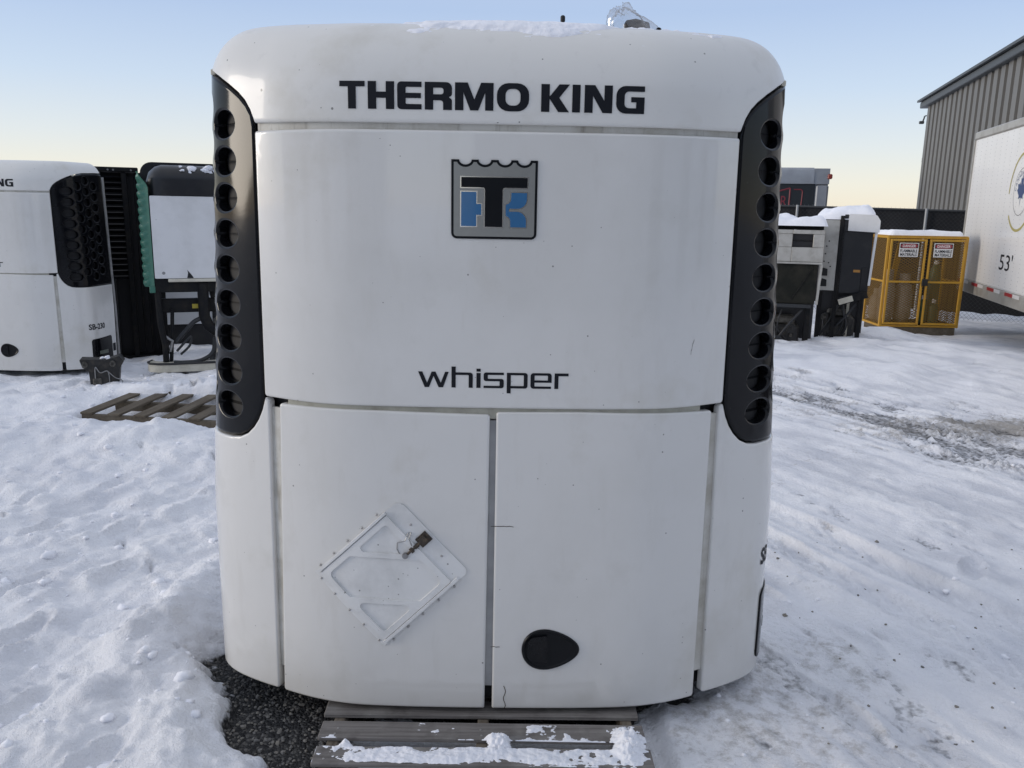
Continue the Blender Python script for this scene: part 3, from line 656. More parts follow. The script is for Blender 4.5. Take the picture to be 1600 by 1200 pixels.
GRILLE_EDGE = [(.803, 1.20), (.812, 1.165), (.83, 1.13), (.853, 1.10), (.885, 1.072), (.925, 1.054), (.97, 1.047), (1.05, 1.045), (1.5, 1.047)]
def make_unit(name, loc, rz, label, cat, group=None):
    root = empty(name, loc, rz, label, cat, group)
    # dark inner chassis
    mb = MB(); us = np.linspace(-UMAX + .03, UMAX - .03, 140); n = len(us)
    zs = [.118, .14, .6, 1.0, 1.4, 1.8, 2.0, 2.2, 2.255]
    vs = [shell(u, z, -.045 - (.03 if i == 0 else 0)) for i, z in enumerate(zs) for u in us]
    fs = [(i * n + k, i * n + k + 1, (i + 1) * n + k + 1, (i + 1) * n + k) for i in range(len(zs) - 1) for k in range(n - 1)]
    fs += [tuple(range(n)), tuple((len(zs) - 1) * n + k for k in range(n))] + [(i * n, (i + 1) * n, (i + 1) * n + n - 1, i * n + n - 1) for i in range(len(zs) - 1)]
    mb.add(vs, fs).build('chassis', M['black'], root)
    for s in (-1, 1): MB().box(s * .42 - .05, s * .42 + .05, .10, .72, 0, .06, bev=.004).build('skid_rail', M['frame'], root)
    # recessed frame strips behind the seams
    panel('top_strip', rc(-.795, .795, 2.035, 2.125), M['paint_frame'], root, th=.012, r=.002, off=-.014)
    panel('seam_strip', rc(-.70, .70, 1.165, 1.225), M['seal_beige'], root, th=.012, r=.002, off=-.010)
    panel('centre_channel', rc(-.045, .028, .20, 1.16), M['seal'], root, th=.012, r=.002, off=-.016)
    for s in (-1, 1):
        panel('side_channel', [(s * .70, .21), (s * .80, .21), (s * .80, 1.17), (s * .70, 1.17)], M['paint_frame'], root, th=.010, r=.002, off=-.013)
    # cap with lettering
    cap = build_cap(root)
    def fn(a, b):
        u = -.478 + (a - 35) / 1523 * .917; z = 2.201 - b / 140 * .0795
        zz = min(z, CAP_ZS); ins = 0
        if z > CAP_ZS: q = math.asin(min(1, (z - CAP_ZS) / (CAP_ZT - CAP_ZS))); ins = CAP_IN * (1 - math.cos(q))
        x, y, _ = shell(u, z, .0016 - ins); return (x, y, z - ZB)
    put_glyphs('lettering', BIG, fn, M['decal'], cap)
    for s in (-1, 1):   # clip at the tip of the cap, where it meets the grille
        x, y, z = cap_pt(s * 1.085, 0, -.006); MB().box(x - .008, x + .008, y - .012, y + .006, z - .012, z + .006, bev=.002).build('cap_clip', M['cream'], cap)
    # upper panel
    up = panel('upper_panel', rp((-.795, 1.206, .012), (-.57, 1.202), (.57, 1.202), (.792, 1.206, .012), (.794, 2.066, .010), (.55, 2.064), (-.55, 2.064), (-.797, 2.060, .010)), M['paint'], root, th=.03, r=.007)
    put_glyphs('lettering', SMALL, lambda a, b: shell(-.246 + (a - 178) * .0003856, 1.3215 - b * .000392, .0014), M['decal'], up)
    # emblem
    badge = empty('badge', (0, 0, 0)); badge.parent = root
    bp = lambda a, b, d: shell(-.141 + (a - 305) / 905 * .263, 1.979 - (b - 195) / 840 * .237, .0005 + d)
    top = [(305, 195)]
    for c in (452, 656, 866, 1068): top += [(c - 66 * math.cos(t), 195 + 52 * math.sin(t)) for t in np.linspace(0, math.pi, 13)]
    outl = top + [(1210, 195), (1210, 1033 - 60)] + [(1150 + 60 * math.cos(t), 973 + 60 * math.sin(t)) for t in np.linspace(0, math.pi / 2, 7)][1:] + [(365 - 60 * math.sin(t), 973 + 60 * math.cos(t)) for t in np.linspace(0, math.pi / 2, 7)]
    MB().prism(outl, bp, 0, .003).build('badge_rim', M['badge_black'], badge)
    MB().prism(inset_poly(outl, 26), bp, .0028, .0036).build('badge_plate', M['badge_grey'], badge)
    Tp = rp((410, 378), (1105, 378), (1105, 484), (845, 484, 26), (845, 902), (660, 902), (660, 484, 26), (410, 484))
    Hp = rp((410, 532), (570, 532), (570, 660), (622, 660), (622, 775), (570, 775), (570, 897), (410, 897))
    arc = lambda cx, cy, r, a0, a1, n=8: [(cx + r * math.cos(R(a)), cy + r * math.sin(R(a))) for a in np.linspace(a0, a1, n)]
    Kp = [(938, 536), (1102, 536)] + arc(1002, 604, 100, 0, 90) + [(914, 704), (914, 736)] + arc(996, 836, 100, -90, 0) + [(1096, 903), (932, 903)] + arc(872, 840, 58, 0, -78, 6) + [(880, 770), (880, 665)] + arc(876, 602, 60, 84, 0, 6)
    for p, mm in ((Tp, 'badge_black'), (Hp, 'badge_blue'), (Kp, 'badge_blue')):
        MB().prism(inset_poly(p, -11), bp, .0034, .0046).build('letter_edge', M['badge_chrome'], badge)
        MB().prism(p, bp, .0044, .0052).build('badge_letter', M[mm], badge)
    # lower doors and side panels
    dl = panel('left_door', rp((-.762, .122, .012), (-.45, .121), (-.022, .121, .006), (-.0145, 1.181, .010), (-.36, 1.188), (-.729, 1.189, .010)), M['paint'], root, th=.028, r=.006)
    dr = panel('right_door', rp((.0035, .121, .006), (.45, .121), (.746, .118, .012), (.744, 1.184, .010), (.27, 1.193), (.006, 1.190, .010)), M['paint'], root, th=.028, r=.006)
    for s in (-1, 1):
        e = [(s * a, b) for a, b in GRILLE_EDGE[::-1]]; e = [(s * (abs(a) - .004), b - .006) for a, b in e]
        tail = rp((s * .792, 1.203, .004), (s * .776, 1.192, .012), (s * .783, .122, .012), (s * .9, .122), (s * 1.10, .122, .02), (s * 1.5, .15, .03))
        panel('side_panel', [q for q in e if abs(q[0]) > .80] + tail, M['paint'], root, th=.028, r=.006)
        g = [(s * a, b) for a, b in GRILLE_EDGE] + [(s * a, b - .010) for a, b in EDGE[::-1] if .8 < a < 1.5][0:] + [(s * .803, 2.075)]
        g = [q for q in g if abs(q[0]) <= 1.5]; g.insert(len(GRILLE_EDGE), (s * 1.5, 2.278))
        holes = []
        for ci, (cu, dzz) in enumerate(((.986, 0), (1.124, .058), (1.245, .116), (1.362, .058))):
            for k in range(11):
                cz = 2.087 - .1165 * k + dzz
                if 1.10 < cz < cap_low(cu) - .066: holes.append((s * cu, cz, (.074, .048, .050, .050)[ci], .0425))
        gr = panel('grille', g, M['black_gloss'], root, th=.03, r=.008, holes=holes, off=-.004, du=.022, dz=.045)
        for (cu, cz, ru, rz) in holes:
            rings = []; tb = MB()
            for f, o in ((.009, 0), (.006, -.0009), (.003, -.003), (.0008, -.0068), (0, -.014), (-.004, -.036)):
                rings += [shell(cu + (ru + f) * math.cos(2 * math.pi * k / 24), cz + (rz + f) * math.sin(2 * math.pi * k / 24), -.004 + o) for k in range(24)]
            tb.add(rings, [(i * 24 + k, i * 24 + (k + 1) % 24, (i + 1) * 24 + (k + 1) % 24, (i + 1) * 24 + k) for i in range(5) for k in range(24)])
            # inner blade: slanted slat across the middle of the tube
            q = [shell(cu + ru * .97 * c, cz + d, -.004 - o) for (c, d, o) in ((-1, .002, .010), (1, .002, .010), (.9, .002, .036), (-.9, .002, .036))]
            tb.add(q, [(0, 1, 2, 3)]); tb.build('vent', M['black_gloss'], gr, smooth=50)
        panel('rear_strip', [(s * 1.505, .16), (s * 1.545, .16), (s * 1.545, 2.25), (s * 1.505, 2.25)], M['steel'], root, th=.02, r=.003)
    # paddle handle on the right door
    hd = empty('door_handle', (0, 0, 0)); hd.parent = root
    cx, cz = .196, .350; eg = []
    for k in range(40):
        t = 2 * math.pi * k / 40; c, s_ = math.cos(t), math.sin(t)
        eg.append((cx + (.108 * c if c > 0 else .092 * c) , cz + .075 * s_ * (1 - .16 * c) * (1.0 if c < 0 else (1 - .10 * c))))
    ev = lambda f: [(cx - .006 + (a - cx + .006) * f, cz + (b - cz) * f) for a, b in eg]
    vs = []; lv = [(1.0, .0005), (.995, .004), (.965, .007), (.90, .006), (.86, .002), (.80, .0012), (.4, .0008), (.02, .0006)]
    for f, o in lv: vs += [shell(a, b, o) for a, b in ev(f)]
    MB().add(vs, [(i * 40 + k, i * 40 + (k + 1) % 40, (i + 1) * 40 + (k + 1) % 40, (i + 1) * 40 + k) for i in range(len(lv) - 1) for k in range(40)] + [tuple((len(lv) - 1) * 40 + k for k in range(40))]).build('bezel', M['black_tube'], hd, smooth=40)
    pad = round_poly([(cx - .072, cz - .044), (cx - .004, cz - .052), (cx - .004, cz + .054), (cx - .072, cz + .046)], [.03, .004, .004, .03])
    MB().prism(pad, lambda a, b, d: shell(a, b, d), .001, .008).build('paddle', M['black_gloss'], hd)
    # controller display and model number on the right side
    put_text('model_number', 'SB-230', .225, .066, lambda a, b: shell(1.158 + a, .592 + b, .0016), M['decal'], root, bold=.03)
    dsp = panel('display', round_poly([(1.065, .17), (1.385, .17), (1.385, .465), (1.065, .45)], .03), M['black_gloss'], root, th=.01, r=.004, off=.006)
    panel('display_screen', rc(1.15, 1.29, .27, .31), M['lcd'], dsp, th=.002, r=.001, off=.0085)
    panel('sticker', rc(1.40, 1.455, .27, .36), M['decal'], root, th=.001, r=.0004, off=.0015)
    return root
unit = make_unit('refrigeration_unit', (-.055, 0, ZB), .013, 'large white refrigeration unit in the foreground standing on a grey wooden pallet', 'refrigeration unit', 'white refrigeration units of one model')
# the neighbour of the same model, partly out of the picture
unit2 = copy_tree(unit); unit2.location = (-5.78, 6.45, -.06); unit2.rotation_euler = (0, 0, R(-3.1))
unit2['label'] = 'white refrigeration unit at the left edge with SB-230 and a display on its side'

def diamond_placard(root):
    p = empty('placard_holder', (0, 0, 0)); p.parent = root
    o = Vector((-.592, .612)); e1 = Vector((.7193, .6947)).normalized(); e2 = Vector((.683, -.730)).normalized(); L = .328
    fn = lambda a, b, d: shell(*(o + e1 * a + e2 * b), d)
    base = round_poly([(-.012, -.012), (-.012, L + .012), (.392, L + .010), (.392, -.004)], [.004, .004, .022, .03])
    MB().prism(densify(base, .02), fn, .0008, .0032, grid=.02).build('backing_sheet', M['placard'], p)
    fr = round_poly([(.006, .006), (.006, L - .006), (L - .004, L - .006), (L - .004, .006)], .004)
    # three openings; the long bars run level across the diamond
    q = lambda s, t: (s, t)
    hexa = round_poly([(.026, .026), (.026, .131), (L - .131, L - .026), (L - .026, L - .026), (L - .026, L - .131), (.131, .026)], .020)
    tri_t = round_poly([(.155, .026), (L - .026, .026), (L - .026, L - .155)], .014)
    tri_b = round_poly([(.026, .155), (.026, L - .026), (L - .155, L - .026)], .014)
    hs = [densify(h, .015) for h in (hexa, tri_t, tri_b)]; fr = densify(fr, .015); hexa, tri_t, tri_b = hs
    ho = [inset_poly(h, -.006) for h in hs]; fi = inset_poly(fr, .006)
    V, T = fill([fr], hs, [(a, b) for a in np.arange(.015, L, .0151) for b in np.arange(.015, L, .0149) if inside(fi, a, b) and not any(inside(h, a, b) for h in ho)]); mb = MB()
    mb.add([fn(a, b, .0095) for a, b in V], T)
    for h in (fr, hexa, tri_t, tri_b):
        n = len(h); mb.add([fn(a, b, .0095) for a, b in h] + [fn(a, b, .0020) for a, b in h], [(i, (i + 1) % n, n + (i + 1) % n, n + i) for i in range(n)])
    mb.build('frame', M['placard'], p)
    for a, b, c, d in ((.004, -.006, L, .002), (.0, L - .004, L + .02, L + .006)):
        MB().prism(densify(rc(a, c, b, d), .03), fn, .0028, .0125).build('edge_bar', M['placard'], p)
    riv = MB(); spots = [(t, -.016) for t in (.02, .09, .16, .23, .30)] + [(-.010, t) for t in (.02, .09, .165, .235, .312)] + [(t, L + .016) for t in (.03, .10, .17, .245, .318)] + [(.362, .085), (.362, .235)]
    for a, b in spots:
        c = Vector(fn(a, b, 0)); r = MB()
        for rr, dd in ((.0042, .0025), (.004, .005), (.002, .0062)): r.v += [tuple(c + Vector((rr * math.cos(k), -dd, rr * math.sin(k)))) for k in np.linspace(0, 2 * math.pi, 8, endpoint=False)]
        r.f = [(i * 8 + k, i * 8 + (k + 1) % 8, (i + 1) * 8 + (k + 1) % 8, (i + 1) * 8 + k) for i in range(2) for k in range(8)] + [tuple(16 + k for k in range(8))]
        r.build('rivet', M['rivet'], p, smooth=True)
    lt = MB(); lt.prism(rc(.338, .382, .132, .170), fn, .002, .010); lt.prism(rc(.345, .372, .138, .164), fn, .0095, .018); lt.prism(rc(.318, .334, .144, .158), fn, .006, .014); lt.prism(rc(.300, .310, .142, .160), fn, .006, .015); lt.tube([fn(.345, .151, .011), fn(.275, .151, .011)], .0045, 8); lt.build('latch', M['latch'], p)
    MB().tube([fn(.315, .14, .012), fn(.325, .115, .010), fn(.345, .105, .006), fn(.335, .10, .006), fn(.31, .112, .01), fn(.285, .10, .006), fn(.268, .115, .005), fn(.262, .135, .004)], .0016, 6).build('wire_clip', M['steel'], p)
    MB().lathe([(.010, -.006), (.011, 0), (.010, .006)], fn(.275, .15, .012), 'Y', 10).build('latch_knob', M['steel'], p, smooth=50)
diamond_placard(unit)
# scuffs on the front: real raised scratches are too small, so thin chips of missing paint
def chips():
    rd = random.Random(11)
    lst = [(.03, .80, .075, .003), (.645, 1.405, .012, .05), (.012, .36, .03, .003)]
    for (u, z, w, h) in lst:
        pts = [(u + w * t + rd.uniform(-.002, .002), z + h * t * (1 if h > .01 else 0) + rd.uniform(-.0015, .0015)) for t in np.linspace(-.5, .5, 8)]
        poly = pts + [(a + .0008, b - .0022) for a, b in pts[::-1]]
        V, T = fill([poly]); MB().add([shell(a, b, .0009) for a, b in V], T).build('paint_scratch', M['latch'], unit)
    pts = [(.048 + .004 * math.sin(k * 1.3), .122 + .011 * k) for k in range(9)]      # crack at the foot of the right door
    poly = [(a - .0016, b) for a, b in pts] + [(a + .0012, b) for a, b in pts[::-1]]
    V, T = fill([poly]); MB().add([shell(a, b, .0009) for a, b in V], T).build('paint_crack', M['latch'], unit)
chips()

# snow crust on the crown of the cap
def snow_crust():
    us = np.linspace(-.62, .80, 190); vs_ = np.linspace(.50, 1.0, 40); P = []; H = []
    UU, VV = np.meshgrid(us, vs_, indexing='ij'); N1 = fbm(UU * 7, VV * 9, 301, 6, .6) - .5
    for iu, u in enumerate(us):
        for iv, v in enumerate(vs_):
            h = float(N1[iu, iv]) * .045 + .036 * float(sm(.48, .92, v)) * float(sm(-.45, -.12, u)) * (1 - .62 * float(sm(.15, .5, u))) - .016; h = min(h, .006 + .3 * max(h, 0))
            x, y, z = cap_pt(u, v, max(h, -.004)); P.append((x, y, z)); H.append(h)
    n = len(vs_); fs = []
    for i in range(len(us) - 1):
        for k in range(n - 1):
            q = (i * n + k, i * n + k + 1, (i + 1) * n + k + 1, (i + 1) * n + k)
            if max(H[j] for j in q) > -.003: fs.append(q)
    # skirt back over the crown so that the crust is solid towards the rear
    o = MB().add(P, fs).build('snow_crust', M['snow'], smooth=True)
    o.location = unit.location; o.rotation_euler = unit.rotation_euler
    tag(o, 'thin crust of snow along the top edge of the foreground unit', 'snow', kind='stuff')
snow_crust()

# ------------------------------------------------------------------ pallets
def front_pallet():
    root = empty('wooden_pallet', (-.08, 0, 0), .008, 'grey weathered wooden pallet with patches of snow under the foreground unit', 'pallet')
    rd = random.Random(5)
    for i in range(9):
        y0 = -.272 + .130 * i + rd.uniform(-.004, .004); w = .088 + rd.uniform(-.006, .004); a = rd.uniform(-.004, .004)
        mx = Matrix.Translation((rd.uniform(-.008, .008), y0, 0)) @ Matrix.Rotation(a, 4, 'Z')
        MB().box(-.55, .55, 0, w, .082, .0985, mx, bev=.003).build('board', M['wood'], root)
    for x in (-.50, 0, .50): MB().box(x - .019, x + .019, -.27, .86, .0, .0815, bev=.003).build('stringer', M['wood_end'], root)
    for x in (-.5, 0.0, .5):
        for y in (-.25, -.215, -.12, -.09):
            MB().lathe([(.004, .0), (.004, .0012), (.002, .0016)], (x + rd.uniform(-.01, .01), y, .0985), 'Z', 7).build('nail_head', M['rivet'], root)
front_pallet()
def pallet_snow():
    mb = MB(); XX, YY = np.meshgrid(np.linspace(-.62, .47, 330), np.linspace(-.270, -.045, 84), indexing='ij'); N1 = fbm(XX * 7, YY * 12, 401, 6, .62) - .5; N2 = fbm(XX * 38, YY * 38, 411, 4, .6) - .5
    xs = np.linspace(-.62, .47, 330); ys = np.linspace(-.270, -.045, 84); P = []; H = []
    for ix_, x in enumerate(xs):
        for iy_, y in enumerate(ys):
            b = (y + .272) % .130; gap = b > .086
            n = float(N1[ix_, iy_])
            n2 = float(N2[ix_, iy_])
            k1 = math.exp(-(((x + .02) / .035) ** 2 + ((y + .160) / .045) ** 2)) * .034
            k2 = math.exp(-(((x - .41) / .045) ** 2 + ((y + .150) / .085) ** 2)) * .034
            k3 = math.exp(-(((x + .53) / .025) ** 2 + ((y + .180) / .012) ** 2)) * .025
            kk = max(0, (k1 + k2 + k3) * (1 + 2.2 * n + 1.6 * n2) - .004)
            front = y < -.165
            cov = (.9 * float(sm(-.62, -.42, x)) * float(sm(-.271, -.252, y)) - (.55 if x > .10 else 0) * float(sm(.08, .2, x))) if front else (-.25 + .55 * float(sm(-.12, .05, x)))
            h = (cov - .58 + n * 3.4) * .006 + n2 * .008 + kk
            if gap: h = kk - .010
            h = min(h, .060)
            P.append((x, y, .0985 + max(h, -.003))); H.append(h)
    n = len(ys); fs = [q for i in range(len(xs) - 1) for k in range(n - 1) for q in [(i * n + k, (i + 1) * n + k, (i + 1) * n + k + 1, i * n + k + 1)] if max(H[j] for j in q) > -.002]
    o = mb.add(P, fs).build('pallet_snow', M['snow'], smooth=True, fix=False); tag(o, 'trodden snow lying on the front boards of the pallet', 'snow', kind='stuff')
pallet_snow()
def side_pallet():
    root = empty('wooden_pallet', (-2.95, 4.66, base_z(0, 4.66) + .012), R(-8), 'brown wooden pallet half sunk in the snow before the green-edged unit', 'pallet', ry=R(0), rx=R(1.0))
    rd = random.Random(8)
    for i in range(6):
        x = -.62 + i * .248; MB().box(x - .055, x + .055, -.50, .50, .092, .112, Matrix.Rotation(rd.uniform(-.012, .012), 4, 'Z'), bev=.003).build('board', M['wood_brown'], root)
    for y in (-.47, 0, .47): MB().box(-.67, .67, y - .022, y + .022, .0, .0915, bev=.003).build('stringer', M['wood_brown'], root)
side_pallet()

# ------------------------------------------------------------------ clear plastic wrap and stub on top of the unit
def top_bits():
    zt = CAP_ZT + .006
    root = empty('plastic_wrap', (.365, .40, zt), 0, 'crumpled clear plastic wrap on top of the foreground unit', 'plastic wrap')
    n, m = 26, 40; vs = []; rd = np.random.RandomState(2)
    for i in range(n + 1):
        f = i / n; a = f * math.pi * .52
        for k in range(m):
            b = 2 * math.pi * k / m
            w = 1 + .30 * (fbm(np.array([2.2 * math.cos(b) + 5]), np.array([2.2 * math.sin(b) + 3 * f]), 501, 4)[0] - .5) * 2
            r = .052 * math.sin(a) * w + .004; x = r * math.cos(b) * 1.0; y = r * math.sin(b) * .8
            z = .092 * math.cos(a) ** .7 * w if a < math.pi / 2 else -.002
            x += .055 * sm(.35, 1.0, f) * max(0, math.cos(b)) + .010 * math.sin(7 * b + 3 * f) * f; x -= .02 * (1 - f)
            vs.append((float(x), float(y), float(max(z, 0))))
    MB().add(vs, [(i * m + k, i * m + (k + 1) % m, (i + 1) * m + (k + 1) % m, (i + 1) * m + k) for i in range(n) for k in range(m)]).build('film', M['film'], root, smooth=True)
    MB().prism(round_poly([(-.005, 0), (.085, 0), (.075, .045), (.03, .056), (-.005, .05)], .008), lambda a, b, d: (a, d, b), -.02, .02).build('wrapped_fitting', M['latch'], root)
    MB().prism(round_poly([(.088, 0), (.128, 0), (.11, .046)], .010), lambda a, b, d: (a, d, b), -.015, .015).build('fitting_cap', M['frame'], root)
    r2 = empty('vent_stub', (.15, .40, zt), 0, 'short black stub sticking up from the top of the foreground unit', 'fitting')
    MB().lathe([(.006, 0), (.006, .046), (.008, .047), (.008, .062), (.005, .066)], (0, 0, 0), 'Z', 12).build('stub_tube', M['black'], r2)
    MB().lathe([(.014, -.004), (.014, .004), (.009, .006)], (0, 0, 0), 'Z', 12).build('flange', M['black'], r2)
top_bits()

# ------------------------------------------------------------------ machinery shared by the stripped units
def hose(root, pts, r, m='hose', name='hose'):
    P = [Vector(p) for p in pts]; out = []
    Q = [P[0] * 2 - P[1]] + P + [P[-1] * 2 - P[-2]]
    for i in range(1, len(Q) - 2):
        for t in np.linspace(0, 1, 7, endpoint=False):
            t = float(t); out.append(.5 * ((2 * Q[i]) + (-Q[i - 1] + Q[i + 1]) * t + (2 * Q[i - 1] - 5 * Q[i] + 4 * Q[i + 1] - Q[i + 2]) * t * t + (-Q[i - 1] + 3 * Q[i] - 3 * Q[i + 1] + Q[i + 2]) * t ** 3))
    out.append(P[-1]); return MB().tube(out, r, 8).build(name, M[m], root, smooth=50)
def engine(root, ox, oy, oz, w, h, seed):
    rd = random.Random(seed)
    T = Matrix.Translation((ox, oy, oz))
    MB().box(.06, w - .05, .08, .45, .05, h * .62, T, bev=.03).build('engine_block', M['engine'], root)
    MB().box(.12, w - .12, .12, .38, h * .62, h * .8, T, bev=.03).build('valve_cover', M['engine_alu'], root)
    MB().box(0, w, .05, .5, 0, .08, T, bev=.01).build('mounting_tray', M['frame'], root)
    for (px, pz, pr) in ((w * .35, h * .33, .12), (w * .75, h * .55, .075), (w * .15, h * .62, .06)):
        MB().lathe([(pr, 0), (pr, -.012), (pr * .86, -.016), (pr * .86, -.03), (pr, -.034), (pr, -.046), (pr * .35, -.048), (pr * .3, -.07)], (ox + px, oy + .07, oz + pz), 'Y', 20).build('pulley', M['engine'] if pr > .07 else M['engine_alu'], root, smooth=40)
    MB().lathe([(.07, -.08), (.085, -.06), (.085, .06), (.06, .09)], (ox + w * .75, oy + .17, oz + h * .56), 'Y', 16).build('alternator', M['engine_alu'], root, smooth=40)
    MB().lathe([(.05, 0), (.055, .02), (.055, .16), (.03, .19)], (ox + w * .2, oy + .06, oz + h * .45), 'Z', 14).build('filter', M['engine'], root, smooth=40)
    for i in range(4):
        x0, x1 = rd.uniform(0, w), rd.uniform(0, w)
        hose(root, [(ox + x0, oy + .03, oz + h * .95), (ox + (x0 + x1) / 2 + rd.uniform(-.1, .1), oy - .02, oz + h * rd.uniform(.4, .7)), (ox + x1, oy + .05, oz + h * rd.uniform(.08, .3))], rd.uniform(.010, .02))
    for i in range(5):
        x, z = rd.uniform(.05, w - .1), rd.uniform(.1, h * .8); s = rd.uniform(.03, .07)
        MB().box(x, x + s, .02, .09, z, z + s * rd.uniform(.6, 1.6), T, bev=.006).build('bracket', M[rd.choice(['engine', 'engine_alu', 'frame'])], root)
def snow_cap(name, root_loc, rz, w, d, hgt, label, seed, low=.0):
    """a drift lying on something: domed, uneven, with a rounded lip"""
    nx, ny = 40, 22; P = []
    for i in range(nx + 1):
        for k in range(ny + 1):
            a = i / nx; b = k / ny; e = min(a, 1 - a) * w; f = min(b, 1 - b) * d
            q = math.sqrt(max(0, 1 - (1 - min(1, e / (hgt * .9))) ** 2)) * math.sqrt(max(0, 1 - (1 - min(1, f / (hgt * .9))) ** 2))
            n_ = float(fbm(np.array([a * w * 2.6]), np.array([b * d * 2.6]), seed, 4)[0])
            P.append((a * w, b * d, q * hgt * (.45 + .95 * n_) + low * math.sin(a * 3)))
    n = ny + 1
    top = [(i * n + k, (i + 1) * n + k, (i + 1) * n + k + 1, i * n + k + 1) for i in range(nx) for k in range(ny)]
    o = MB().add(P, top).build(name, M['snow'], smooth=True); o.location = root_loc; o.rotation_euler = (0, 0, rz)
    tag(o, label, 'snow', kind='stuff'); return o

# ------------------------------------------------------------------ left background
def green_unit():
    rz = R(22); root = empty('stripped_refrigeration_unit', (-4.07, 6.66, -.07), rz, 'old refrigeration unit with green side grille, black top and its engine laid bare', 'refrigeration unit')
    W = 1.95
    def slab(poly, d0, d1, nm, m, par=root, smooth=False): return MB().prism(poly, lambda a, b, d: (a, d, b), d0, d1).build(nm, m, par, smooth)
    wp = slab(round_poly([(.065, 1.06), (1.86, 1.06), (1.86, 1.965), (.065, 1.965)], .012), -.012, .03, 'front_panel', M['white_old'])
    slab([(.40, 1.062), (.47, 1.062), (.455, 1.09), (.405, 1.155), (.412, 1.12)], -.0135, -.0122, 'broken_corner', M['black'], wp)
    bb = slab(rc(.735, 1.00, 1.70, 1.905), -.016, -.0125, 'badge_rim', M['badge_black'], wp)
    slab(rc(.76, .975, 1.72, 1.885), -.0185, -.0165, 'badge_plate', M['badge_grey'], wp)
    MB().box(.20, 1.86, -.03, .0, 1.02, 1.055, bev=.006).build('panel_lip', M['cream'], root)
    # black cap: rounded in section and at the corner
    mb = MB(); rows = []
    for i in range(30):
        x = .0 + W * i / 29; e = min(x, W - x); k = math.sqrt(max(0, 1 - (1 - min(1, e / .22)) ** 2))
        r = [(x, .30 - .32 * k if False else -.02 + .26 * (1 - k), 1.972)]
        for t in np.linspace(0, math.pi / 2, 9): r.append((x, -.02 + .26 * (1 - k) + .20 * (1 - math.cos(t)), 1.972 + .17 * (.25 + .75 * k) + .16 * k * math.sin(t)))
        r.append((x, .75, r[-1][2] + .005)); rows.append(r)
    n = len(rows[0]); mb.add([p for r in rows for p in r], [(i * n + k, i * n + k + 1, (i + 1) * n + k + 1, (i + 1) * n + k) for i in range(29) for k in range(n - 1)])
    mb.build('cap', M['black_panel'], root, smooth=50)
    slab(round_poly([(-.03, 1.2), (W, 1.2), (W, 2.345), (-.03, 2.345)], [.02, .02, .05, .13]), .56, .60, 'rear_panel', M['black_panel'])
    # green corner grille with a row of bulges
    mb = MB(); zs = np.linspace(.965, 2.22, 90); xs = np.linspace(0, 1, 12); P = []
    for z in zs:
        t = (z - .965) / 1.255; wid = .105 * (1 - sm(.86, 1.0, t) * .85) 
        for a in xs:
            ph = (z / .088) % 1; bul = .014 * max(0, math.sin(math.pi * ph)) * (1 - sm(.35, .75, a)) * (ph < .78)
            x = -.05 + wid * a
            P.append((x - bul * .9, .10 - .10 * a ** .7 - bul, z))
    n = len(xs); mb.add(P, [(i * n + k, i * n + k + 1, (i + 1) * n + k + 1, (i + 1) * n + k) for i in range(len(zs) - 1) for k in range(n - 1)]); mb.build('side_grille', M['green'], root, smooth=35)
    MB().box(.0, .06, -.005, .05, .90, .972, bev=.005).build('grille_bracket', M['green'], root)
    MB().box(-.05, -.035, .10, .55, .97, 2.15).build('side_sheet', M['frame'], root)
    # frame under the panel
    MB().box(.05, 1.9, .02, .10, .90, 1.06, bev=.008).build('header_beam', M['frame'], root)
    cb = MB().box(.08, 1.9, .10, .17, .66, .82, bev=.01).build('cross_beam', M['frame'], root)
    MB().box(.435, .555, .094, .099, .705, .755).build('warning_label', M['yellow_label'], cb)
    MB().tube([(.08, .05, .92), (.085, .05, .55), (.12, .05, .30), (.12, .05, .03)], .035, 10).build('post', M['frame'], root, smooth=50)
    MB().tube([(.22, .09, .70), (.20, .09, .40), (.17, .07, .05)], .022, 10).build('post', M['frame'], root, smooth=50)
    MB().tube([(.12, .06, .40), (.20, .05, .34), (.17, .06, .22)], .018, 8).build('strut', M['steel'], root, smooth=50)
    MB().tube([(.56, .05, 1.0), (.56, .05, .62), (.60, .05, .50), (.68, .07, .44)], .062, 12).build('intake_pipe', M['frame'], root, smooth=50)
    MB().box(.64, 1.9, .1, .5, .82, .9, bev=.01).build('shelf', M['frame'], root)
    engine(root, .60, .05, .02, .80, .85, 21)
    hose(root, [(.54, .06, .60), (.44, .06, .55), (.34, .07, .44), (.24, .08, .32)], .026)
    hose(root, [(.24, .06, .22), (.34, .05, .33), (.40, .05, .38), (.38, .05, .28), (.28, .06, .18)], .014)
    hose(root, [(.66, .03, .36), (.63, .02, .20), (.52, .0, .12), (.36, .0, .09), (.20, .01, .10)], .024)
    # curved cream foot rail
    P = [(-.06 + .02, .20, 0), (-.08, .10, 0), (-.06, .01, 0), (.02, -.05, 0), (.15, -.075, 0), (.5, -.085, 0), (1.0, -.085, 0), (1.9, -.085, 0)]
    mb = MB(); r = []
    for (x, y, z) in P: r += [(x, y, .0), (x, y, .085), (x + .015, y + .04, .10), (x + .06, y + .14, .10)]
    mb.add(r, [(i * 4 + k, i * 4 + k + 1, (i + 1) * 4 + k + 1, (i + 1) * 4 + k) for i in range(len(P) - 1) for k in range(3)]); mb.build('foot_rail', M['cream'], root, smooth=50)
    MB().tube([(p[0] + .005, p[1] - .004, .098) for p in P], .014, 8).build('rail_trim', M['rubber'], root, smooth=50)
    MB().box(.05, 1.9, .05, .5, .012, .03).build('floor_pan', M['frame'], root)
    rd = random.Random(4); mb = MB()
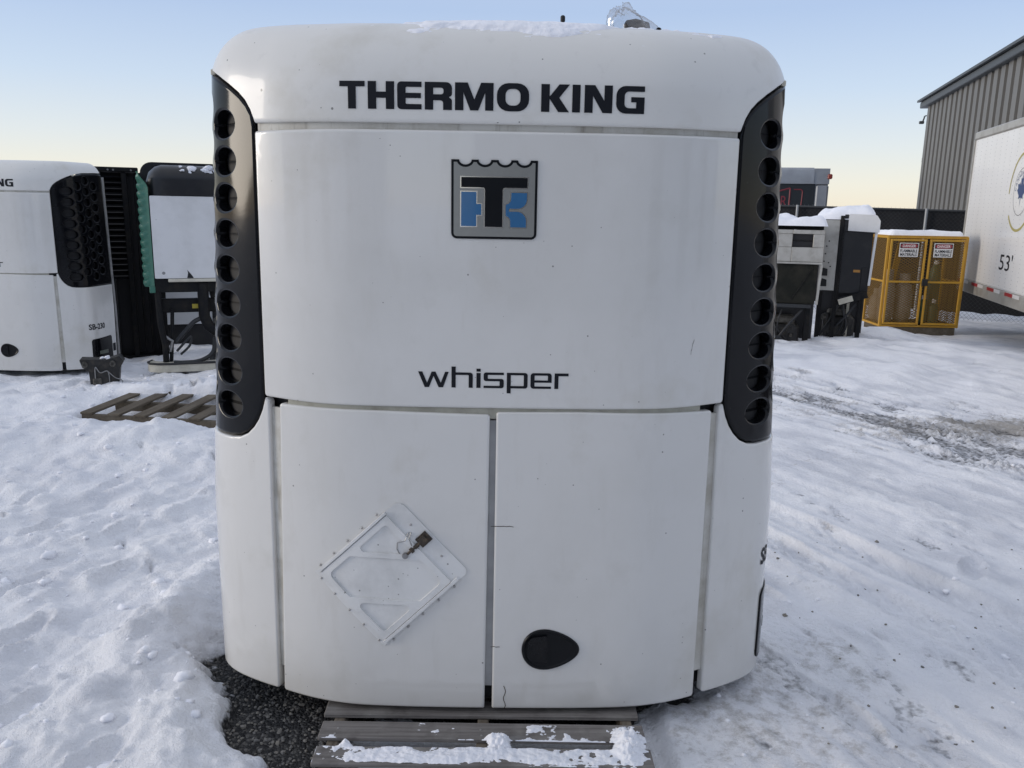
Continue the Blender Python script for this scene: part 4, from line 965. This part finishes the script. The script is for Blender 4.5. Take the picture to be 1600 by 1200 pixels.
    for (x, w) in ((.46, .12), (.62, .16), (.74, .12), (.98, .2), (1.15, .16)):
        for k in range(16): clump(mb, x + rd.uniform(-w, w) * .6, .08 + rd.uniform(-.06, .09), 2.255 + rd.uniform(-.04, .03), rd.uniform(.03, .06), rd, .5)
    for k in range(14): clump(mb, .42 + .11 * rd.random(), .02 + .02 * rd.random(), 2.12 + .14 * rd.random(), .015, rd)
    o = mb.build('roof_snow', M['snow'], smooth=True); o.location = root.location; o.rotation_euler = root.rotation_euler
    tag(o, 'patches of snow on the black top of the green-edged unit', 'snow', kind='stuff')
green_unit()

def dark_condenser():
    root = empty('louvred_condenser', (-5.35, 7.75, -.18), R(24), 'tall black louvred condenser between the SB-230 unit and the green-edged unit', 'condenser')
    for x in (0, .50, .86): MB().box(x, x + .06, 0, .5, 0, 2.36, bev=.006).build('upright', M['frame'], root)
    MB().box(-.03, .70, -.02, .55, 2.362, 2.42, bev=.01).build('top_plate', M['frame'], root)
    MB().box(.70, .92, .0, .5, 2.30, 2.36, bev=.01).build('top_plate', M['frame'], root)
    MB().box(0, .92, .12, .14, .05, 2.36).build('back_sheet', M['black'], root)
    for i in range(18):
        z = 1.06 + i * .072; mx = Matrix.Translation((.062, .06, z)) @ Matrix.Rotation(R(-35), 4, 'X'); MB().box(0, .436, -.035, .035, -.005, .005, mx).build('louvre', M['black_panel'], root)
    for i in range(4): MB().tube([(.57 + i * .08, .05, .1), (.57 + i * .08, .05, 2.3)], .014, 8).build('pipe', M['frame'], root, smooth=50)
    for i in range(3): MB().tube([(.10 + i * .12, .06, .06), (.12 + i * .11, .06, 1.05)], .018, 8).build('pipe', M['black_panel'], root, smooth=50)
    MB().box(.0, .92, .0, .5, -.06, .055, bev=.01).build('base', M['frame'], root)
    for x in (.36, .62, .42): MB().lathe([(.012, 0), (.012, -.01)], (x, -.022, 2.385), 'Y', 10).build('bolt', M['steel'], root)
dark_condenser()
def far_cabinet():
    root = empty('white_cabinet', (-5.55, 8.95, -.25), R(20), 'low white cabinet with a black base behind the green-edged unit', 'cabinet')
    MB().box(0, 2.1, 0, .8, .0, .36, bev=.02).build('base', M['black_panel'], root)
    MB().prism(round_poly([(-.01, .38), (.45, .36), (2.0, .36), (2.0, 1.30), (.06, 1.30)], .015), lambda a, b, d: (a, d, b), -.02, .78).build('housing', M['white_far'], root)
    for i in range(5): MB().box(.36, .62, -.045, -.02, .48 + i * .13, .58 + i * .13, bev=.012).build('vent_cover', M['white_far'], root)
    MB().box(1.25, 1.42, -.03, -.021, .37, .95).build('dark_panel', M['black_panel'], root)
    MB().box(.30, .55, -.02, -.0, .12, .26, bev=.01).build('base_hatch', M['frame'], root)
far_cabinet()
def casting():
    root = empty('engine_bracket', (-4.16, 5.66, gz(-4.16, 5.66) - .04), R(20), 'dirty brown engine bracket with bent wire, lying by the SB-230 unit', 'engine part')
    MB().prism(round_poly([(-.15, 0), (.17, 0), (.20, .20), (.25, .27), (.20, .33), (.04, .29), (-.10, .30), (-.26, .31), (-.23, .22), (-.16, .17)], .015), lambda a, b, d: (a, d, b), -.08, .12).build('body', M['engine'], root)
    for x in (-.20, .12):
        MB().lathe([(.035, 0), (.035, -.02), (.016, -.022), (.016, -.005)], (x, -.08, .25), 'Y', 14).build('bolt_boss', M['engine_alu'], root, smooth=40)
    hose(root, [(-.09, -.09, .10), (-.08, -.10, .22), (-.03, -.10, .16), (.06, -.10, .17), (.07, -.09, .02)], .006, 'steel', 'wire')
    hose(root, [(.06, -.10, .17), (.14, -.10, .10), (.21, -.09, .07), (.22, -.08, .0)], .005, 'steel', 'wire')
    MB().box(-.12, -.02, -.10, -.078, .02, .10, bev=.01).build('lug', M['engine_alu'], root)
    mb = MB(); rd = random.Random(3)
    for k in range(8): clump(mb, rd.uniform(-.03, .07), rd.uniform(-.02, .06), .29 + rd.random() * .02, .03, rd, .6)
    o = mb.build('bracket_snow', M['snow'], smooth=True); o.location = root.location; o.rotation_euler = root.rotation_euler; root.scale = (.8, .8, .95); o.scale = root.scale; tag(o, 'little heap of snow on the brown engine bracket', 'snow', kind='stuff')
casting()

# ------------------------------------------------------------------ right background
def unit_a():
    root = empty('stripped_refrigeration_unit', (3.35, 10.40, -.38), R(-14), 'stripped unit with bare aluminium header and dark radiator, right behind the foreground unit', 'refrigeration unit')
    B = lambda x0, x1, y0, y1, z0, z1, nm, m, bev=.006, par=root: MB().box(x0, x1, y0, y1, z0, z1, bev=bev).build(nm, M[m], par)
    # header with a window: four pieces
    hdr = B(0, .90, 0, .03, 1.48, 1.70, 'header', 'alu')
    B(0, .90, 0, .03, 1.90, 1.96, 'header', 'alu'); B(0, .90, 0, .03, 1.702, 1.898, 'header', 'alu'); B(1.20, 1.36, 0, .03, 1.702, 1.898, 'header', 'alu')
    B(.902, 1.36, 0, .03, 1.48, 1.70, 'header', 'alu'); B(.902, 1.36, 0, .03, 1.90, 1.96, 'header', 'alu')
    B(.88, 1.22, .035, .3, 1.69, 1.91, 'window_recess', 'black'); B(.90, 1.20, .02, .034, 1.79, 1.81, 'window_bar', 'frame', .002)
    B(0, 1.36, -.03, .0, 1.45, 1.478, 'lip', 'alu')
    B(0, 1.30, .02, .12, .84, 1.448, 'radiator', 'core')
    MB().prism([(1.31, .84), (1.345, .84), (1.37, 1.448), (1.335, 1.448)], lambda a, b, d: (a, d, b), -.01, .03).build('edge_strip', M['alu'], root)
    MB().tube([(.95, .01, .90), (1.24, .012, 1.40)], .006, 6).build('brace', M['frame'], root)
    B(0, 1.25, -.02, .1, .78, .835, 'lower_rail', 'galv_dark')
    B(0, 1.36, .2, .7, 1.962, 2.02, 'top_tray', 'frame'); B(0, 1.36, .12, .6, .0, .06, 'floor_pan', 'frame')
    for x in (.3, 1.18): B(x, x + .08, .1, .18, 0, .78, 'leg', 'frame')
    B(.2, 1.34, .45, .5, .05, 1.95, 'back_sheet', 'black_panel')
    engine(root, .45, .02, .04, .72, .74, 31)
    MB().lathe([(.12, 0), (.12, -.02), (.10, -.02), (.10, -.001)], (.78, .0, .22), 'Y', 24).build('fan_ring', M['galv_dark'], root, smooth=40)
    snow_cap('roof_snow', (3.35, 10.40, 1.64), R(-14), 1.40, .62, .14, 'thick snow on top of the aluminium-headed stripped unit', 611)
unit_a()
def unit_b():
    root = empty('stripped_refrigeration_unit', (4.93, 10.86, -.30), R(-20), 'stripped unit seen from its aluminium side beside the yellow cage', 'refrigeration unit')
    B = lambda x0, x1, y0, y1, z0, z1, nm, m, bev=.006: MB().box(x0, x1, y0, y1, z0, z1, bev=bev).build(nm, M[m], root)
    P = lambda poly, d0, d1, nm, m, par=root: MB().prism(poly, lambda a, b, d: (a, d, b), d0, d1).build(nm, M[m], par)
    post = P(rc(-.02, .235, .92, 2.03), -.02, .02, 'side_sheet', 'alu')
    for z in (.98, 1.15): P(round_poly([(.02, z), (.12, z), (.115, z + .11), (.04, z + .13)], .01), -.024, -.0205, 'cut_out', 'black', post)
    for (x, z) in ((.06, 1.5), (.07, 1.62), (.05, 1.38), (.12, 1.36), (.15, 1.3), (.1, 1.7)): MB().lathe([(.012, 0), (.012, -.004)], (x, -.0205, z), 'Y', 8).build('bolt_hole', M['black'], post)
    B(.24, .30, -.03, .04, .0, 2.10, 'post', 'frame'); B(.305, .74, .02, .06, .88, 1.86, 'black_panel', 'black_panel')
    B(.30, .36, .01, .03, 1.86, 2.12, 'bracket', 'rubber')
    P(round_poly([(.36, 1.87), (.82, 1.85), (.82, 2.03), (.76, 2.12), (.36, 2.13)], [.01, .01, .05, .05, .02]), -.05, .5, 'cowl', 'white_old')
    P([(.73, 1.02), (.765, 1.02), (.80, 1.85), (.765, 1.85)], -.02, .10, 'white_strip', 'white_old'); B(.62, .72, .0, .05, .9, 1.3, 'hatch', 'black')
    lb = B(.50, .60, .01, .019, 1.22, 1.26, 'label', 'orange_label', .001)
    mx = Matrix.Translation((.31, -.06, .72)) @ Matrix.Rotation(R(-20), 4, 'Y')
    MB().box(0, .46, -.02, .04, -.045, .075, mx, bev=.008).build('tilted_bar', M['frame'], root); MB().box(.02, .24, -.026, -.0215, -.03, .06, mx).build('bar_label', M['cream'], root)
    for x in (.0, .62): B(x, x + .07, .05, .12, .0, .9, 'leg', 'frame')
    B(.46, .50, .12, .16, .1, .8, 'strut', 'cream')
    B(.03, .72, .3, .36, .05, .9, 'back_sheet', 'black_panel'); B(.0, .78, .02, .6, -.02, .05, 'floor_pan', 'frame'); B(.02, .76, .1, .5, 2.0, 2.10, 'top_tray', 'frame')
    engine(root, .05, .06, .04, .6, .7, 33)
    snow_cap('roof_snow', (4.81, 10.91, 1.74), R(-20), .90, .55, .19, 'tall snow drift on the unit beside the yellow cage', 621)
unit_b()

def diamond_mesh(w, h, pw, ph, r, fn):
    """expanded-metal lattice in a w x h field: two families of thin bars"""
    mb = MB(); k = ph / pw
    for sgn in (1, -1):
        c = -h / k
        while c < w + h / k:
            # line x = c + t, y = k t (sgn 1) or y = h - k t
            t0 = max(0, -c); t1 = min(h / k, w - c)
            if t1 - t0 > .01:
                a0, a1 = c + t0, c + t1; b0, b1 = k * t0, k * t1
                if sgn < 0: b0, b1 = h - b0, h - b1
                L = math.hypot(a1 - a0, b1 - b0); nx, ny = -(b1 - b0) / L * r, (a1 - a0) / L * r; d = .003 * sgn
                q = [(a0 + nx, b0 + ny), (a0 - nx, b0 - ny), (a1 - nx, b1 - ny), (a1 + nx, b1 + ny)]
                mb.add([fn(a, b, d - r) for a, b in q] + [fn(a, b, d + r) for a, b in q], [(0, 1, 2, 3), (7, 6, 5, 4), (0, 4, 5, 1), (2, 6, 7, 3)])
            c += pw
    return mb
def cage():
    W, D, H = 1.42, .80, 1.62
    root = empty('gas_cage', (6.62, 12.32, -.16), R(-1.5), 'yellow steel mesh cage for gas bottles with two danger signs', 'gas cage')
    T = .042
    B = lambda x0, x1, y0, y1, z0, z1, nm, m='yellow', par=root, bev=.004: MB().box(x0, x1, y0, y1, z0, z1, bev=bev).build(nm, M[m], par)
    for x in (0, W - T):
        for y in (.0, D - T): B(x, x + T, y, y + T, 0, H, 'post')
    for z in (0, H - T):
        for y in (.0, D - T): B(T + .001, W - T - .001, y + .002, y + T - .002, z + .002, z + T - .002, 'rail')
        for x in (.0, W - T): B(x + .002, x + T - .002, T + .001, D - T - .001, z + .002, z + T - .002, 'rail')
    B(.01, W - .01, .01, D - .01, H + .001, H + .012, 'roof_sheet'); B(.05, W - .05, .05, D - .05, .05, .062, 'floor_sheet', 'frame')
    for s in (0, 1):
        x0 = .046 + s * (W / 2 - .02); x1 = x0 + W / 2 - .072
        dr = empty('mesh_door', (0, 0, 0)); dr.parent = root
        for (a0, a1, b0, b1) in ((x0, x0 + .035, .05, H - .05), (x1 - .035, x1, .05, H - .05), (x0 + .036, x1 - .036, .05, .085), (x0 + .036, x1 - .036, H - .085, H - .05), (x0 + .036, x1 - .036, .80, .835)): B(a0, a1, -.036, -.003, b0, b1, 'door_bar', par=dr)
        m1 = diamond_mesh(x1 - x0 - .07, .715,   .075, .044, .0042, lambda a, b, d: (x0 + .035 + a, -.015 + d, .085 + b)); m2 = diamond_mesh(x1 - x0 - .07, H - .085 - .835,   .075, .044, .0042, lambda a, b, d: (x0 + .035 + a, -.015 + d, .835 + b))
        for m_ in (m1, m2): tag(m_.build('mesh_panel', M['yellow_mesh'], dr, fix=False), kind='stuff')
        sx = x0 + .07 + .085 * (1 - s) ; sg = empty('danger_sign', (0, 0, 0)); sg.parent = root
        yy = -.042; sw, sh = .335, .245; z0 = H - .115 - sh
        B(sx, sx + sw, yy, yy + .004, z0, z0 + sh, 'sign_plate', 'sign_white', sg, .001)
        MB().prism(round_poly(rc(sx + .012, sx + sw - .012, z0 + sh * .62, z0 + sh - .012), .008), lambda a, b, d: (a, d, b), yy - .0012, yy - .0004).build('sign_band', M['decal'], sg)
        ov = [(sx + sw / 2 + (sw / 2 - .02) * (abs(math.cos(t)) ** .6) * (1 if math.cos(t) > 0 else -1), z0 + sh * .785 + .036 * (abs(math.sin(t)) ** .7) * (1 if math.sin(t) > 0 else -1)) for t in np.linspace(0, 2 * math.pi, 32, endpoint=False)]
        MB().prism(ov, lambda a, b, d: (a, d, b), yy - .0026, yy - .0015).build('sign_oval', M['sign_red'], sg)
        put_text('sign_lettering', 'DANGER', .23, .048, lambda a, b: (sx + sw / 2 + a, yy - .0034, z0 + sh * .785 + b), M['sign_white'], sg, bold=.02)
        put_text('sign_lettering', 'FLAMMABLE', .30, .052, lambda a, b: (sx + sw / 2 + a, yy - .0014, z0 + sh * .43 + b), M['decal'], sg, bold=.02)
        put_text('sign_lettering', 'MATERIALS', .29, .052, lambda a, b: (sx + sw / 2 + a, yy - .0014, z0 + sh * .17 + b), M['decal'], sg, bold=.02)
    for x in (.0, W - T):
        m_ = diamond_mesh(D - 2 * T, H - 2 * T,   .075, .044, .0042, lambda a, b, d: (x + T / 2 + d, T + a, T + b)); tag(m_.build('mesh_panel', M['yellow_mesh'], root, fix=False), kind='stuff')
        B(x + .006, x + T - .006, T + .001, D - T - .001, .80, .835, 'rail')
    m_ = diamond_mesh(W - 2 * T, H - 2 * T, .095, .056, .0036, lambda a, b, d: (T + a, D - T / 2 + d, T + b)); tag(m_.build('mesh_panel', M['yellow_mesh'], root, fix=False), kind='stuff')
    B(.66, .76, -.062, -.0365, .755, .875, 'latch_box', 'black_panel')
    MB().prism([(.40, .75), (.50, .75), (.60, 1.52), (.50, 1.52)], lambda a, b, d: (a, d, b), D - .10, D - .07).build('back_brace', M['yellow'], root)
    B(.05, W - .05, .0, D, -.14, -.002, 'timber_base', 'wood_brown')
    bottle = [(.11, 0), (.125, .02), (.15, .06), (.15, .30), (.12, .38), (.05, .41), (.03, .42)]
    collar = [(.085, .385), (.085, .50), (.075, .50), (.075, .39)]
    def bot(x, y, s, sy, m, name, label, grp='grey gas bottles in the yellow cage'):
        b = empty(name, (0, 0, 0)); b.matrix_world = Matrix.Translation((6.62 + x, 12.32 + y, -.16 + .063))
        MB().lathe([(r * s, h * sy) for r, h in bottle], (0, 0, 0), 'Z', 20).build('tank', M[m], b, smooth=40)
        MB().lathe([(r * s, h * sy) for r, h in collar], (0, 0, 0), 'Z', 16).build('collar', M[m], b, smooth=40)
        MB().lathe([(.02, .41 * sy), (.02, .46 * sy), (.035, .465 * sy), (.035, .49 * sy)], (0, 0, 0), 'Z', 10).build('valve', M['steel'], b, smooth=40)
        tag(b, label, 'gas bottle', grp)
    bot(.22, .30, .95, 1.9, 'cyl_grey', 'gas_bottle', 'tall grey gas bottle behind the left mesh door, nearest the left post')
    bot(.53, .32, 1.05, 1.75, 'cyl_grey', 'gas_bottle', 'wide grey gas bottle behind the left mesh door, nearer the latch')
    bot(.20, .62, .95, 1.15, 'cyl_grey', 'gas_bottle', 'short grey gas bottle seen through the left side mesh of the cage')
    for (x, y, s, h, lab) in ((1.14, .45, .10, 1.05, 'tall green gas cylinder with white cap in the right half of the cage'), (.90, .28, .085, .42, 'small dark green cylinder behind the right mesh door, nearer the latch'), (1.06, .22, .085, .36, 'small dark green cylinder behind the right mesh door, before the tall one')):
        b = empty('gas_cylinder', (6.62 + x, 12.32 + y, -.16 + .063)); tag(b, lab, 'gas bottle', 'green gas cylinders in the yellow cage')
        MB().lathe([(s * .95, 0), (s, .03), (s, h * .82), (s * .8, h * .93), (s * .4, h)], (0, 0, 0), 'Z', 18).build('tank', M['cyl_green'], b, smooth=40)
        MB().lathe([(s * .42, h), (s * .45, h + .05), (s * .3, h + .07)], (0, 0, 0), 'Z', 12).build('cap', M['sign_white'], b, smooth=40)
    snow_cap('roof_snow', (6.68, 12.36, -.16 + H + .012), R(-1.5), W - .12, D - .08, .085, 'smooth flat snow on the roof of the yellow cage', 631)
cage()

# ------------------------------------------------------------------ fence with black privacy screen
def fence():
    A = Vector((-10.6, 26.604)); Bp = Vector((11.6, 13.362)); dv = (Bp - A); L = dv.length; dv /= L; ang = math.atan2(dv.y, dv.x)
    root = empty('chain_link_fence', (A.x, A.y, -.36), ang, 'galvanised chain link fence backed with a black privacy screen', 'fence')
    H0, H1 = 2.42 + .18 * 13.97 / 11.877, 2.24
    top = lambda x: min(2.44, H0 + (H1 - H0) * x / L)
    n = 130
    P = []
    for i in range(n + 1):
        x = L * i / n
        P += [(x, .03 + .03 * math.sin(i * 1.3), .22 + .02 * math.sin(i * 2.1)), (x, .03 + .05 * math.sin(i * 1.7), 1.2), (x, .03, top(x) - .02)]
    MB().add(P, [(i * 3 + k, (i + 1) * 3 + k, (i + 1) * 3 + k + 1, i * 3 + k + 1) for i in range(n) for k in range(2)]).build('privacy_screen', M['screen'], root, smooth=True)
    m_ = diamond_mesh(L, 2.24, .085, .085, .0016, lambda a, b, d: (a, d - .035, .02 + b)); tag(m_.build('chain_link', M['galv_dark'], root, fix=False), kind='stuff')
    MB().tube([(x_, -.06, top(x_)) for x_ in np.linspace(0, L, 25)], .022, 10).build('top_rail', M['galv_dark'], root, smooth=50)
    x = .52 + 2.62 * 0 + (13.97 % 2.62) + .03
    while x < L:
        MB().tube([(x, -.075, 0), (x, -.075, top(x) + .03)], .032, 12).build('post', M['galv'], root, smooth=50); x += 2.62
    tw = MB()
    for i in range(int(L / .085)):
        x = i * .085 + .02; tw.add([(x - .003, -.06, top(x)), (x + .003, -.06, top(x)), (x + .001, -.06, top(x) + .05), (x - .001, -.055, top(x) + .05)], [(0, 1, 2, 3)])
    tag(tw.build('wire_tips', M['galv'], root, fix=False), kind='stuff')
fence()

# ------------------------------------------------------------------ long white trailer at the right edge
def trailer():
    P0 = Vector((8.56, 13.46)); dv = Vector((-.2545, -.967)); ang = math.atan2(dv.y, dv.x)
    root = empty('semi_trailer', (P0.x, P0.y, -.35), ang, 'long white box trailer marked 53 feet at the right edge', 'trailer')
    # local x runs along the side towards the camera, local y points away to the right of it
    L, W = 12.5, 2.5; z0, z1 = 1.02, 3.56
    MB().box(0, L, 0, W, z0, z1, bev=.01).build('body', M['trailer'], root)
    MB().box(-.02, L + .02, -.02, W + .02, z1 + .001, 3.70, bev=.02).build('top_rail', M['trailer_rail'], root)
    MB().box(-.02, L + .02, -.015, W + .015, .80, z0 - .001, bev=.01).build('bottom_rail', M['trailer_rail'], root)
    MB().box(-.012, .03, -.022, -.002, z0, z1).build('corner_trim', M['trailer_rail'], root)
    for i in range(12):
        x = .05 + i * .98; MB().box(x, x + .40, -.0185, -.0155, .955, 1.01).build('reflector', M['reflect_red'], root); MB().box(x + .402, x + .72, -.0185, -.0155, .955, 1.01).build('reflector', M['reflect_white'], root)
    rv = MB()
    for i in range(18):
        x = .18 + i * .3
        for k in range(38):
            z = z0 + .06 + k * .066
            rv.add([(x - .006, -.001, z - .006), (x + .006, -.001, z - .006), (x + .006, -.001, z + .006), (x - .006, -.001, z + .006), (x, -.005, z)], [(0, 1, 4), (1, 2, 4), (2, 3, 4), (3, 0, 4)])
    for i in range(110): 
        x = .05 + i * .06; rv.add([(x - .006, -.001, z0 + .014), (x + .006, -.001, z0 + .014), (x + .006, -.001, z0 + .026), (x - .006, -.001, z0 + .026), (x, -.005, z0 + .02)], [(0, 1, 4), (1, 2, 4), (2, 3, 4), (3, 0, 4)])
    tag(rv.build('rivets', M['galv'], root, fix=False), kind='stuff')
    # the local x axis points left to right in the picture, so lettering reads along +x
    put_text('length_marking', "53'", .66, .26, lambda a, b: (2.78 + a, -.003, 1.46 + b), M['decal'], root, bold=.0)
    cx, cz = 3.05, 2.56
    lg = empty('logo', (0, 0, 0)); lg.parent = root
    def ring(r0, r1, a0, a1, m, nm, n=40):
        pts = [(cx + r1 * math.cos(R(a)), cz + r1 * math.sin(R(a))) for a in np.linspace(a0, a1, n)] + [(cx + r0 * math.cos(R(a)), cz + r0 * math.sin(R(a))) for a in np.linspace(a1, a0, n)]
        V, T = fill([pts]); MB().add([(a, -.0032, b) for a, b in V], T).build(nm, M[m], lg)
    ring(.57, .61, 60, 182, 'gold', 'gold_arc'); ring(.57, .61, 218, 330, 'gold', 'gold_arc'); ring(.355, .362, 2, 358, 'galv_dark', 'thin_circle', 60)
    leaf = [(0, -1), (.05, -.35), (.45, -.45), (.38, -.25), (.85, .1), (.70, .2), (.80, .5), (.52, .45), (.45, .6), (.2, .35), (.28, .85), (.12, .75), (0, 1.05)]
    leaf = leaf + [(-a, b) for a, b in leaf[-2:0:-1]]
    V, T = fill([[(cx + a * .24, cz + b * .25) for a, b in leaf]]); MB().add([(a, -.0036, b) for a, b in V], T).build('leaf', M['navy'], lg)
    for ch, an in zip('CANADA', (172, 156, 140, 124, 108, 92)):
        a_ = R(an); rot = a_ - math.pi / 2
        put_text('logo_letter', ch, .055, .075, lambda p, q: (cx + .29 * math.cos(a_) + p * math.cos(rot) - q * math.sin(rot), -.0036, cz + .29 * math.sin(a_) + p * math.sin(rot) + q * math.cos(rot)), M['navy'], lg)
    # running gear beyond the picture
    for x in (9.6, 10.9):
        for y in (.05, W - .33): MB().lathe([(.20, 0), (.45, .01), (.50, .05), (.50, .23), (.45, .27), (.20, .28)], (x, y, .50), 'Y', 28).build('wheel', M['rubber'], root, smooth=40)
        MB().tube([(x, .2, .50), (x, W - .2, .50)], .06, 10).build('axle', M['frame'], root)
    MB().box(8.9, 11.6, .5, W - .5, .60, .80, bev=.01).build('bogie', M['frame'], root)
    for y in (.35, W - .45): MB().box(4.3, 4.42, y, y + .12, .0, .80, bev=.01).build('landing_leg', M['frame'], root)
trailer()

# ------------------------------------------------------------------ grey metal building
def building():
    P0 = Vector((14.32, 27.40)); dv = Vector((-.2545, -.967)); ang = math.atan2(dv.y, dv.x)
    root = empty('metal_building', (P0.x, P0.y, -.6), ang, 'grey corrugated metal building with a dark eave behind the trailer', 'building')
    L, D, H = 10.9, 14.0, 6.06
    # trapezoidal siding: wall in 1 m sheets, each a part
    prof = [(0, 0), (.12, 0), (.15, -.16), (.50, -.16), (.53, 0), (.60, 0)]
    def sheet(x0, w, name):
        xs = []; k = 0
        while k * .6 < w - 1e-3: xs += [(x0 + k * .6 + a, b) for a, b in prof[:-1]]; k += 1
        xs.append((x0 + w, 0)); n = len(xs)
        MB().add([(a, b, 0) for a, b in xs] + [(a, b, H) for a, b in xs], [(i, i + 1, n + i + 1, n + i) for i in range(n - 1)]).build(name, M['siding'], root)
    for i in range(9): sheet(.06 + i * 1.2, 1.2, 'siding_sheet')
    MB().box(-.0, L, .02, D, 0, H + .1).build('core', M['siding'], root)
    MB().box(-.05, .06, -.09, .02, 0, H, bev=.01).build('corner_trim', M['siding'], root)
    MB().box(-.35, L + .2, -.32, .1, H, H + .20, bev=.02).build('gutter', M['fascia'], root)
    MB().prism([(-.42, H + .201), (D / 2, H + 1.0), (D + .4, H + .2), (D + .4, H + .28), (D / 2, H + 1.12), (-.42, H + .27)], lambda a, b, d: (d, a, b), -.40, L + .25).build('roof', M['fascia'], root)
    MB().box(-.02, .02, -.12, -.09, 0, H - .05).build('downpipe', M['galv'], root)
    cm = empty('security_camera', (0, 0, 0)); cm.parent = root
    MB().box(-.30, -.05, -.16, -.12, H - .28, H - .25).build('camera_arm', M['fascia'], cm); MB().box(-.34, -.24, -.30, -.14, H - .52, H - .42, Matrix.Identity(4), bev=.02).build('camera_body', M['fascia'], cm); MB().tube([(-.28, -.14, H - .26), (-.28, -.18, H - .43)], .025, 8).build('camera_neck', M['fascia'], cm)
    MB().box(.10, .22, -.15, -.08, H - 1.85, H - 1.68, bev=.01).build('junction_box', M['fascia'], root)
    MB().box(.30, .75, -.12, -.072, H - .75, H - .35, bev=.01).build('vent_plate', M['fascia'], root)
building()

def far_truck():
    root = empty('box_truck', (7.55, 26.9, -.5), R(-12), 'distant box truck with a red line drawing on its dark panel', 'truck')
    B = lambda x0, x1, y0, y1, z0, z1, nm, m, bev=.01, par=root: MB().box(x0, x1, y0, y1, z0, z1, bev=bev).build(nm, M[m], par)
    B(0, 3.1, .05, 6, .9, 3.45, 'body', 'truck_roof')
    B(.30, 2.68, -.012, .048, .9, 3.28, 'dark_panel', 'truck_dark'); B(2.70, 3.12, -.04, .2, .9, 3.27, 'corner_post', 'truck_roof', .06); B(-.02, .28, -.04, .2, .9, 3.27, 'corner_post', 'truck_roof', .06)
    pf = [(-.06, 3.29), (-.06, 3.62), (0, 3.76), (.12, 3.83), (6, 3.85), (6, 3.29)]
    MB().prism(pf, lambda a, b, d: (d, a, b), 0, 2.62).build('roof_cap', M['truck_roof'], root, 30); MB().prism([(-.03, 3.285), (-.03, 3.80), (6, 3.82), (6, 3.285)], lambda a, b, d: (d, a, b), 2.625, 3.12).build('roof_corner', M['truck_roof'], root)
    B(3.05, 3.20, -.10, .0, 3.45, 3.62, 'marker_light', 'lens_red', .03)
    art = empty('line_drawing', (0, 0, 0)); art.parent = root; y = -.016
    def line(pts, w=.018):
        for a, b in zip(pts[:-1], pts[1:]): MB().tube([(a[0], y, a[1]), (b[0], y, b[1])], w, 4).build('drawn_line', M['truck_red'], art)
    line([(1.3, 2.98), (1.88, 3.14), (1.88, 2.22), (1.3, 2.2)], .026); line([(2.0, 3.10), (2.24, 3.10), (2.29, 3.04), (2.27, 2.44), (2.21, 2.36), (2.05, 2.33)], .018)
    put_text('drawing_letters', 'ER', .40, .36, lambda a, b: (1.60 + a, y - .012, 2.70 + b), M['truck_red'], art, bold=.0)
    for x in (.3, 2.5):
        MB().lathe([(.2, 0), (.48, .02), (.5, .06), (.5, .24), (.46, .28), (.2, .28)], (x, 1.2, .5), 'X', 24).build('wheel', M['rubber'], root, smooth=40); MB().lathe([(.2, 0), (.48, .02), (.5, .06), (.5, .24), (.46, .28), (.2, .28)], (x, 4.9, .5), 'X', 24).build('wheel', M['rubber'], root, smooth=40)
    B(.8, 2.3, .3, 5.8, .5, .9, 'subframe', 'frame')
far_truck()

# ------------------------------------------------------------------ unseen buildings added behind the camera to block sky; the paint also reflects them
def sky_block_building(loc, rz, L, D, H, label):
    root = empty('sky_block_workshop', loc, rz, label, 'building')
    MB().box(0, L, .02, D, 0, H).build('core', M['siding'], root)
    xs = []; k = 0
    while k * .6 < L - .6: xs += [(k * .6 + a, b) for a, b in ((0, 0), (.2, 0), (.26, -.1), (.4, -.1), (.46, 0))]; k += 1
    n = len(xs); MB().add([(a, b, 0) for a, b in xs] + [(a, b, H - .01) for a, b in xs], [(i, i + 1, n + i + 1, n + i) for i in range(n - 1)]).build('siding', M['siding'], root)
    MB().prism([(-.4, H + .001), (D / 2, H + .9), (D + .4, H + .001), (D + .4, H + .1), (D / 2, H + 1.05), (-.4, H + .1)], lambda a, b, d: (d, a, b), -.3, L + .3).build('roof', M['fascia'], root)
    for x in np.arange(1.5, L - 4.5, 5.5): MB().box(x, x + 3.6, -.14, -.1005, .0, min(4.0, H - .8), bev=.01).build('roller_door', M['white_far'], root)
sky_block_building((24.0, -12.5, -.1), math.pi, 24.6, 12, 8.0, 'unseen grey metal building with roller doors, added behind the camera on the right to block sky')
sky_block_building((-6.0, -17.0, -.1), math.pi, 22.0, 10, 5.5, 'unseen lower grey metal building, added behind the camera on the left to block sky')
